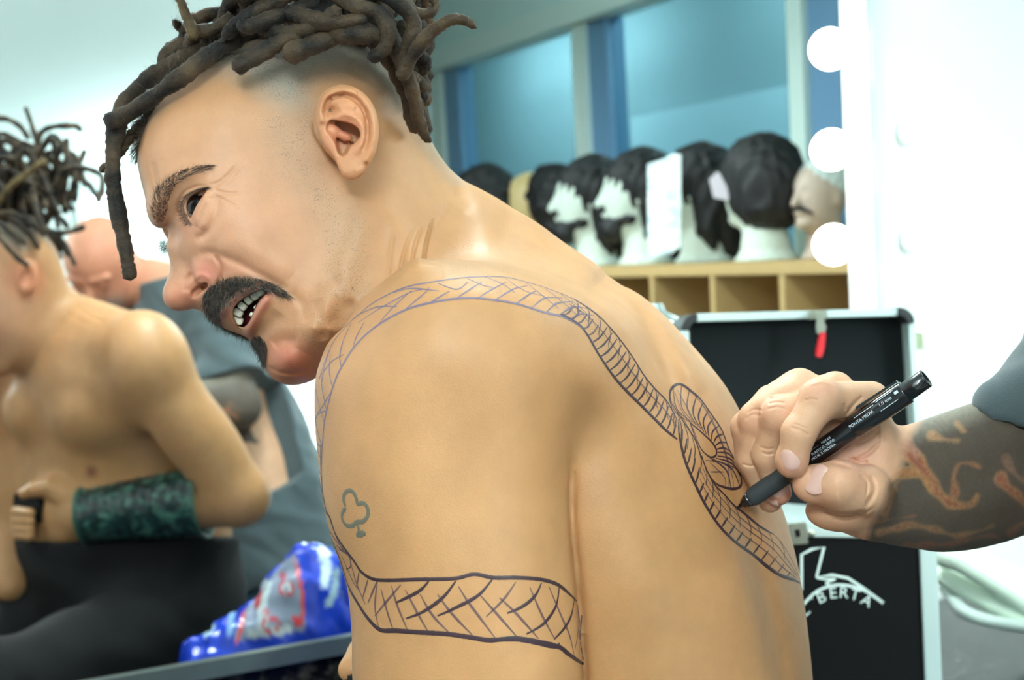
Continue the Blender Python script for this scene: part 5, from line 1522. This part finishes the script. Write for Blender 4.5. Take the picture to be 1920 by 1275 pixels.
EXP = [
 ([(450,70,1.03),(400,98,1.015),(345,140,1.01),(290,180,1.02),(245,210,1.03),(215,225,1.035),(198,222,1.04)], 17, 15),
 ([(500,40,1.05),(420,70,1.05),(350,110,1.05),(290,140,1.055),(240,185,1.055),(222,230,1.05),(212,290,1.045),(213,345,1.045),(222,400,1.045),(233,455,1.045),(246,526,1.045)], 19, 14),
 ([(262,235,1.06),(240,262,1.055),(215,300,1.055),(188,322,1.055)], 10, 9),
 ([(368,75,1.03),(352,35,1.03),(338,0,1.03),(320,-45,1.04)], 11, 8, 1),
 ([(352,60,1.06),(335,48,1.06),(328,38,1.05)], 9, 8),
 ([(640,-40,1.03),(600,30,1.008),(560,62,1.0),(510,88,.998),(470,112,.996),(436,128,.995)], 14, 18),
 ([(700,10,1.02),(650,50,1.005),(612,75,.998),(570,90,.996),(532,108,.994)], 16, 18),
 ([(620,0,1.02),(560,18,1.005),(510,35,1.0),(465,50,.998),(450,40,1.0)], 17, 13),
 ([(560,-20,1.02),(500,10,1.01),(455,35,1.005),(430,60,1.01),(420,75,1.01)], 15, 13),
 ([(600,-30,1.0),(660,10,.99),(710,25,.99),(728,60,.99),(718,95,.992),(690,110,.995)], 16, 14),
 ([(620,60,1.0),(660,66,.992),(700,64,.992),(740,80,1.0)], 17, 17),
 ([(680,-30,1.0),(740,0,.99),(775,40,.995),(768,90,1.0),(760,140,1.01),(788,150,1.015)], 18, 12),
 ([(735,70,1.02),(752,110,1.01),(768,150,1.01),(780,200,1.02),(790,240,1.03),(806,268,1.04)], 17, 9),
 ([(750,150,1.0),(765,120,.995),(782,92,.99),(808,62,.985),(842,38,.98),(870,38,.98),(893,52,.98)], 14, 9),
 ([(752,40,1.03),(780,90,1.02),(798,118,1.03),(790,142,1.03)], 14, 11),
 ([(740,-20,1.03),(775,20,1.03),(800,26,1.03),(818,10,1.03),(805,-10,1.03)], 11, 10),
 ([(760,0,1.06),(790,50,1.06),(806,82,1.06),(790,110,1.06)], 12, 11),
 ([(700,-30,1.02),(720,40,1.01),(744,92,1.01),(772,170,1.025),(796,232,1.04)], 16, 12),
 ([(540,20,1.0),(600,40,.992),(650,42,.99),(690,30,.99)], 15, 14),
 ([(470,45,1.02),(530,60,1.0),(580,52,.995),(640,18,.99)], 13, 14),
 ([(440,30,1.03),(400,55,1.03),(372,60,1.035),(352,82,1.04)], 13, 12),
 ([(690,60,1.04),(730,112,1.03),(760,175,1.04),(782,250,1.055)], 17, 14),
 ([(640,20,1.06),(720,60,1.06),(770,110,1.065),(800,180,1.07)], 17, 14),
]
for e_ in EXP: DP(e_[0], e_[1], e_[2], dread_t if len(e_) > 3 else None)
crown = catmull([(300,150),(345,105),(400,72),(470,48),(550,40),(625,48),(690,76),(742,126),(766,175)], False, 10)
for i in range(46):
    s_ = rng.uniform(0.05, 1); k = int(s_ * (len(crown) - 1)); lat = rng.uniform(-.030, .055) if i < 24 else rng.uniform(.03, .066)
    if i >= 24: s_ = rng.uniform(.1, .95); k = int(s_ * (len(crown) - 1))
    c = crown[k]; q = P(c[0] + 0, c[1] + abs(lat) * 200, 1.072 + lat)
    if lat < -.02 and s_ < .5: q = P(c[0], c[1] - 8, 1.072)
    back = unit(np.array([.85, .35 - .9 * s_, 0])); up0 = unit(np.array([(c[0] - 500) * .004, 1, 0]))
    d = unit(up0 * .9 + back * rng.uniform(.4, 1.2) + np.array([0, 0, lat * 9]) + rng.normal(0, .25, 3)); L = rng.uniform(.06, .085) if i < 24 else rng.uniform(.09, .14); pts = [q]
    gb = .20 * (1 - .9 * s_) + (.06 if i >= 24 else 0)
    for j in range(9):
        d = unit(d + back * gb + np.array([.05, -1, 0]) * ((.12 + .05 * j) if i < 24 else .42) + np.array([0, 0, lat * 1.2]) + rng.normal(0, .12, 3)); pn_ = pts[-1] + d * L / 9
        for _ in range(3):
            fv = man.ev(pn_[None])[0]
            if fv < .009: g = man.grad(pn_[None])[0]; pn_ = pn_ + unit(g) * (.0095 - fv)
        uu_, vv_, _z = uvz(pn_[None])
        if (uu_[0] > 806 and vv_[0] > 60) or vv_[0] > 280 or uu_[0] > 850: break
        pts.append(pn_)
    if len(pts) < 4: continue
    dread(pts, rng.uniform(.0052, .0072), rng.uniform(.0042, .006), dread_t if rng.random() < .12 else None, .7)
# the high tied-up bundle, out of frame directly but seen in the mirror
def UD(l, r0, r1, mat=None):
    q = [unmirror(a, b, 2.66 + c) for a, b, c in l]; q = [x for x in q if not (x[0] / x[2] > -.056 and x[1] / x[2] < .245)]
    if len(q) > 2: dread(q, r0, r1, mat)
UD([(95, 330, .0), (72, 275, .0), (58, 230, .02), (47, 200, .02)], .0058, .0046)
UD([(60, 400, .02), (95, 340, .0), (108, 290, -.02), (116, 262, -.02)], .0068, .0058)
UD([(90, 410, .0), (120, 350, -.04), (126, 295, -.04), (124, 258, -.03)], .0068, .006)
UD([(120, 400, .0), (140, 340, -.02), (152, 300, .0), (160, 280, .0)], .0062, .0056)
UD([(-20, 400, -.06), (20, 350, -.09), (60, 318, -.09), (88, 300, -.09)], .0062, .0056, dread_t)
UD([(-30, 300, .0), (10, 285, -.02), (40, 320, -.03), (80, 330, .0)], .006, .0055)
UD([(-40, 240, .0), (0, 222, .0), (35, 235, .0), (55, 262, .0)], .006, .005)
UD([(60, 350, -.08), (70, 400, -.1), (85, 430, -.1), (120, 436, -.08), (160, 425, -.06), (188, 395, -.04)], .0062, .0056)
for i in range(46):
    a = rng.uniform(-90, 62); b = 420 + max(a, 0) * .6 + rng.uniform(0, 12); c = rng.uniform(-.05, .05)
    a2 = a + rng.uniform(-30, 80); b2 = rng.uniform(250, 345); c2 = c + rng.uniform(-.05, .05)
    a3 = a2 + rng.uniform(10, 70); b3 = b2 + rng.uniform(-20, 60); a4 = min(a3 + rng.uniform(0, 50), 186); b4 = min(b3 + rng.uniform(10, 90), 428)
    UD([(a, b, c), ((a + a2) / 2 + rng.uniform(-15, 15), (b + b2) / 2, (c + c2) / 2), (a2, b2, c2), (a3, b3, c2 + .01), (a4, b4, c2 + rng.uniform(-.03, .03))], rng.uniform(.0056, .0072), rng.uniform(.0046, .006))
# short loose hair along the hairline and crown
HL = [(258,292),(264,262),(286,212),(312,180),(364,142),(405,117),(450,84),(490,62),(470,40),(400,66),(340,104),(296,150),(266,205),(256,250)]
hd_ = lerp_dir([(255, 285, -.25, 1), (262, 230, .1, -1), (300, 165, .5, -.8), (360, 125, .8, -.5), (450, 80, 1, -.3)])
rt = grow(HL, 5000, lambda x, y: hd_(x, y, .45), 1.2)
for i in range(1200):
    k = rng.integers(0, 40); c = crown[min(k, len(crown) - 1)]; z_ = 1.072 + rng.uniform(-.035, .05)
    rt.append((P(c[0] - 6 if c[0] < 420 else c[0], c[1] + 8, z_), np.array([.2, .9, rng.normal(0, .3)])))
for i in range(500): rt.append((P(rng.uniform(256, 272), rng.uniform(225, 300), 1.075 + rng.uniform(-.02, .03)), np.array([-.7, -.6, 0])))
lh = strands(rt, 'loose_hair', dread_m, man_o, .018, .00017, 5, .35, .9)
strands([rt[i] for i in rng.integers(0, len(rt), 420)], 'loose_hair', grey_m, man_o, .020, .00011, 5, .45, 1.1)
# ================================================================== marker drawing ==
def ink_mat(name, c, al=.9):
    m = pbr(name, c, .45, noise=.12, nscale=150, alpha=al); return m
ink_d = ink_mat('ink_dark', (58, 40, 50), .88); ink_m = ink_mat('ink_mid', (92, 70, 84), .66); ink_l = ink_mat('ink_highlight_pale', (120, 112, 140), .62); ink_g = ink_mat('ink_old_tattoo', (112, 112, 98), .8)  # shoulder ink is paler to carry the highlight in its colour
def ribbon(pts, w, out, lift=.00028, taper=.25, n=6, cut=True):
    pl = catmull(np.array(pts, float), False, n) if len(pts) > 2 else np.array(pts, float)
    d = np.r_[0, np.cumsum(np.linalg.norm(np.diff(pl, axis=0), axis=1))]
    if d[-1] < 2: return
    m = max(3, int(d[-1] / 2.6)); t = np.linspace(0, d[-1], m); pl = np.stack([np.interp(t, d, pl[:, k]) for k in range(2)], 1)
    wob = rng.normal(0, .35, m); prev = None
    run = []
    def flush(run):
        if len(run) < 2: return
        base = sum(len(a) for a, _ in out); vs = []; fs = []
        for i, (p, nn, ww) in enumerate(run):
            q = run[min(i + 1, len(run) - 1)][0] - run[max(i - 1, 0)][0]; q /= np.linalg.norm(q) + 1e-12
            s = np.cross(q, nn); s /= np.linalg.norm(s) + 1e-9; h = ww * .62
            vs += [p + nn * lift * .6 - s * h, p + nn * lift * 1.3, p + nn * lift * .6 + s * h]
        for i in range(len(run) - 1):
            a = 3 * i; fs += [(a, a + 3, a + 4, a + 1), (a + 1, a + 4, a + 5, a + 2)]
        out.append((np.array(vs), fs))
    for i in range(m):
        p, nn = hit(bv_man, pl[i, 0], pl[i, 1])
        if p is None: flush(run); run = []; prev = None; continue
        p = np.array(p); nn = np.array(nn); nn = -nn if nn @ p > 0 else nn
        if prev is not None and np.linalg.norm(p - prev) > .012: flush(run); run = []
        prev = p
        e = min(1, (i + .6) / (m * taper + .1), (m - i - .4) / (m * taper + .1)); e = .45 + .55 * e
        run.append((p, nn, w * .00037 * e * (1 + .12 * wob[i])))
    flush(run)
def inkmesh(name, parts, mat, label=None):
    V = []; F = []; k = 0
    for v, f in parts:
        V.append(v); F += [tuple(i + k for i in g) for g in f]; k += len(v)
    o = mesh_obj(name, W(np.concatenate(V)), F, mat, man_o)
    if label: o['label'] = label
    return o
Z4 = lambda l: [(560 + x / 3.0714, 860 + y / 3.0714) for x, y in l]
Z3 = lambda l: [(560 + x / 3.0357, 480 + y / 3.0357) for x, y in l]
Z2 = lambda l: [(1050 + x / 2.2766, 560 + y / 2.2766) for x, y in l]
# -- arm band
o1 = []
ribbon(Z4([(128,-80),(128,0),(130,80),(140,200),(160,300),(185,350),(210,430),(260,510),(320,590),(360,650),(420,690),(500,700),(700,695),(900,690),(1010,665),(1120,685),(1250,685),(1390,695),(1490,725),(1560,780),(1600,820)]), 5.2, o1, taper=.05)
ribbon(Z4([(112,100),(125,220),(160,380),(205,500),(245,600),(285,730),(340,830),(400,920),(470,985),(560,990),(700,1000),(860,1010),(1000,1030),(1100,1045),(1250,1035),(1380,1055),(1500,1085),(1560,1130),(1640,1180)]), 6.5, o1, taper=.05)
ribbon(Z4([(1100,1045),(1250,1038),(1380,1060),(1480,1085),(1500,1060)]), 7, o1); ribbon(Z4([(1500,1085),(1560,1130),(1640,1185)]), 6, o1)
for l in ([(750,705),(690,765),(560,830)], [(905,705),(830,800),(720,880),(620,920)], [(1115,695),(1030,790),(880,870),(800,905)], [(1398,715),(1360,790),(1290,850),(1200,890)], [(1500,735),(1480,850),(1410,950),(1310,1010)], [(1590,795),(1570,900),(1530,975),(1470,1040)]): ribbon(Z4(l), 5, o1, taper=.4)
inkmesh('drawn_arm_band', o1, ink_d, 'dark outline of the braid round the upper arm')
o2 = []
for l in ([(590,725),(500,830),(440,905)], [(1250,710),(1180,810),(1080,910)], [(455,700),(440,850),(460,965)], [(475,750),(510,880),(545,985)], [(535,730),(570,850),(625,980)], [(615,755),(680,880),(745,995)], [(700,780),(770,900),(870,1005)], [(800,780),(880,890),(1000,1015)], [(920,735),(980,830),(1130,1030)], [(1040,780),(1120,870),(1260,1030)], [(1155,800),(1250,890),(1380,1035)], [(1330,740),(1400,900),(1475,1040)], [(1440,735),(1500,880),(1560,1020),(1590,1160)], [(1605,840),(1612,960),(1590,1100)], [(400,695),(370,800)], [(452,705),(400,830)], [(350,640),(335,740)], [(300,595),(335,720),(385,840)], [(230,520),(290,560),(300,620),(275,635)], [(250,560),(310,700),(350,760)], [(1630,900),(1620,1040),(1640,1160)]): ribbon(Z4(l), 3.6, o2, taper=.4)
# left edge lozenges
for l in ([(-150+255,0),(150,300)], [(95,60),(130,160),(165,330)], [(165,330),(140,260)], [(180,350),(240,500),(300,560)], [(150,370),(215,470),(260,520)], [(220,500),(270,540)]): ribbon(Z4(l), 3, o2)
inkmesh('drawn_braid_hatching', o2, ink_m)
# -- over the shoulder
o3 = []
U3 = Z3([(120,700),(150,600),(205,480),(300,370),(330,345),(420,270),(540,205),(640,170),(750,150),(900,128),(1050,118),(1180,122),(1300,150),(1400,180),(1520,225),(1620,275),(1700,330)])
L3 = Z3([(128,1280),(135,1080),(145,960),(160,880),(185,780),(215,690),(240,640),(300,540),(370,460),(450,395),(540,340),(640,295),(760,265),(880,245),(1000,240),(1120,252),(1250,275),(1400,322),(1500,345),(1580,385),(1640,440),(1700,540)])
ribbon(U3, 3.6, o3, taper=.04); ribbon(L3, 4.2, o3, taper=.04)
for l in ([(330,340),(450,290),(560,290)], [(340,380),(460,300),(630,210),(720,190)], [(460,380),(540,290),(640,200)], [(610,300),(720,210),(740,180)], [(540,210),(640,185),(800,200)], [(740,270),(860,200)], [(790,155),(900,190),(960,150)], [(900,240),(990,180),(1040,150)], [(960,130),(1060,170),(1110,180)], [(1020,240),(1100,190),(1180,150)], [(1060,120),(1160,160),(1230,210)], [(1120,250),(1220,190),(1300,170)], [(1180,130),(1290,200),(1400,230)], [(1240,270),(1310,220),(1350,200)], [(1290,150),(1380,220),(1480,300)], [(1330,295),(1400,240),(1500,240)], [(1400,185),(1500,260),(1600,350)], [(1410,320),(1470,270),(1560,260)], [(1490,215),(1590,300),(1650,380)], [(1480,340),(1560,290),(1640,300)], [(1550,250),(1640,330),(1690,400)], [(1540,370),(1600,330),(1680,340)], [(300,385),(255,480),(235,570),(245,640)], [(375,375),(330,460),(310,520)], [(190,500),(150,620),(130,740)], [(180,560),(175,660),(190,740)], [(120,690),(190,600),(260,560)], [(130,660),(135,760),(160,880)], [(100,760),(120,860),(150,960)], [(180,780),(140,850),(110,890)], [(95,900),(110,1000),(135,1090)], [(95,1000),(100,1080),(130,1160)], [(160,880),(110,900),(92,960)], [(130,1090),(100,1060)], [(100,1120),(110,1200),(135,1260)]): ribbon(Z3(l), 3.0, o3, taper=.4)
inkmesh('drawn_shoulder_braid', o3, ink_l, 'bluish braid over the shoulder, paled for the highlight there')
# -- down the back
o4 = []; o5 = []
LB = Z2([(0,65),(80,110),(120,160),(160,230),(220,320),(270,380),(340,450),(400,510),(450,560),(500,600)])
RB = Z2([(60,0),(160,70),(210,120),(260,180),(310,250),(360,330),(410,390),(450,430),(475,470),(500,520)])
LC = Z2([(505,560),(520,640),(540,710),(580,800),(620,880),(680,970),(750,1040),(820,1090),(880,1140),(940,1180),(1000,1200),(1025,1215)])
RC = Z2([(480,450),(530,530),(575,600),(605,680),(650,780),(700,835),(740,880),(790,920),(850,970),(910,1005)])
RC2 = Z2([(910,1005),(940,1035),(975,1090),(1005,1150),(1022,1200)])
ribbon(LB, 5.5, o4, taper=.05); ribbon(RB, 4.2, o4, taper=.05); ribbon(LC, 6.2, o4, taper=.05); ribbon(RC, 4.6, o4, taper=.05); ribbon(RC2, 2, o5)
LO = Z2([(478,470),(468,430),(470,395),(490,370),(520,367),(560,395),(600,430),(650,500),(690,560),(720,640),(750,700),(772,765),(770,800),(740,812),(700,805),(660,785),(625,730),(605,670)])
LI = Z2([(555,530),(590,558),(620,585),(652,618),(668,650),(662,672),(640,676),(608,650),(580,600),(555,530)])
ribbon(LO, 4.6, o4, taper=.05); ribbon(LI, 3.6, o4, taper=.05)
def at(pl, t):
    pl = np.array(pl); d = np.r_[0, np.cumsum(np.linalg.norm(np.diff(pl, axis=0), axis=1))]; return np.array([np.interp(t * d[-1], d, pl[:, k]) for k in range(2)])
for i in range(21):
    t = (i + .3) / 21; a = at(LB, t); b = at(RB, min(1, t + .02)); m_p = a * .5 + b * .5 + np.array([0, 7])
    e = a + (b - a) * (.92 if t > .25 else .7); ribbon([a, (a + e) / 2 + [0, 5], e], 3.6 if t > .3 else 3, o4 if t > .25 else o5, taper=.4)
for i in range(11):
    t = i / 11; a = at(RB, t); b = at(LB, min(1, t + .16)); e = a + (b - a) * .42; m2 = (a + e) / 2 + [4, -2]; ribbon([a, m2, e, e + (e - m2) * .3 + [2, 6]], 3, o5, taper=.4)
c1 = [at(LB, t) * .35 + at(RB, t) * .65 for t in np.linspace(0, 1, 9)]; ribbon(c1, 2.6, o5, taper=.05)
RD = list(RC) + list(RC2)
for i in range(19):
    t = (i + .5) / 20; a = at(LC, t); b = at(RD, min(1, t * .97 + .015)); e = a + (b - a) * (.55 if t < .8 else .6); ribbon([a, (a + e) / 2 + [0, 5], e + [1, 7 if t > .3 else -4]], 4.2 if t < .75 else 3.2, o4 if t < .8 else o5, taper=.45)
for i in range(13):
    t = (i + .4) / 14 * .9; a = at(RD, t); b = at(LC, min(1, t + .14)); e = a + (b - a) * .52; ribbon([a, (a + e) / 2 + [5, 2], e], 3, o5 if t > .5 else o4, taper=.4)
for fr_ in (.38, .62, .80):
    ribbon([at(LC, t) * (1 - fr_) + at(RD, t) * fr_ for t in np.linspace(.3, .97, 9)], 2.2, o5, taper=.1)
for i in range(17):
    t = (i + .3) / 18; a = at(LO, .05 + .80 * t); b = at(LI, .02 + .62 * t) if t < .95 else at(LI, .64); dd = b - a
    ribbon([a, a + dd * .45 + np.array([-dd[1], dd[0]]) * .16, a + dd * .92], 3.2, o4 if 3 < i < 17 else o5, taper=.4)
for l in ([(560,395),(640,500),(700,640),(735,760),(740,808)], [(600,440),(665,560),(715,700),(720,805)], [(640,700),(700,760),(705,800)], [(620,690),(690,700),(760,730)], [(640,740),(700,740)], [(490,400),(520,480),(560,540),(600,640)], [(480,440),(530,520),(570,590)], [(500,390),(545,470),(575,530)]): ribbon(Z2(l), 2.6, o5, taper=.3)
inkmesh('drawn_back_braid', o4, ink_d, 'dark knotted braid being drawn down the spine'); inkmesh('drawn_braid_hatching', o5, ink_m)
o6 = []
ribbon(Z4([(270,272),(258,232),(268,198),(295,183),(320,200),(335,238),(342,262),(372,255),(398,285),(398,330),(370,362),(335,365),(312,386),(276,384),(252,350),(252,312),(272,283)]), 6.5, o6, taper=.02)
ribbon(Z4([(335,368),(345,400),(352,430)]), 6, o6, taper=.02); ribbon(Z4([(335,448),(352,425),(388,434)]), 7, o6, taper=.2); ribbon(Z4([(340,430),(350,445),(372,438)]), 6, o6)
inkmesh('club_tattoo', o6, ink_g, 'small faded club outline tattoo')
def area(name, loc, tgt, size, power, col=(1,1,1), sy=None):
    l = bpy.data.lights.new(name, 'AREA'); l.energy = power; l.size = size; l.color = col
    if sy: l.shape = 'RECTANGLE'; l.size_y = sy
    o = bpy.data.objects.new(name, l); COL.objects.link(o)
    loc = Vector(tuple(W(np.array(loc)))); tg = Vector(tuple(W(np.array(tgt))))
    o.location = loc; o.rotation_euler = (tg - loc).to_track_quat('-Z', 'Y').to_euler()
    return o
area('camera_side_fill', (.1, .75, -.5), (0, -.1, 1.1), .9, 3.5, (1, .98, .95))  # added soft fill from the camera side, no fixture
area('left_side_fill', (-1.0, .3, .9), (-.1, 0, 1.05), .7, 4, (1, .98, .94), 1.0)  # added fill from the left for face and chest, no fixture
w = bpy.data.worlds.new('w'); SC.world = w; w.use_nodes = True; w.node_tree.nodes['Background'].inputs[0].default_value = (.6,.75,.78,1); w.node_tree.nodes['Background'].inputs[1].default_value = .3
cam_d = bpy.data.cameras.new('camera'); cam = bpy.data.objects.new('camera', cam_d); COL.objects.link(cam)
cam_d.sensor_width = 36; cam_d.lens = 36 * FPX / 1920; cam_d.clip_start = .02
cam.matrix_world = Matrix(((RW[0][0], RW[1][0], -RW[2][0], 0), (RW[0][1], RW[1][1], -RW[2][1], 0), (RW[0][2], RW[1][2], -RW[2][2], CAMH), (0, 0, 0, 1)))
cam_d.dof.use_dof = True; cam_d.dof.focus_distance = .95; cam_d.dof.aperture_fstop = 8
SC.camera = cam
SC.view_settings.view_transform = 'Standard'; SC.view_settings.look = 'None'; SC.view_settings.gamma = 1
SC.view_settings.exposure = 0
print('script time', round(time.time() - T0, 1))
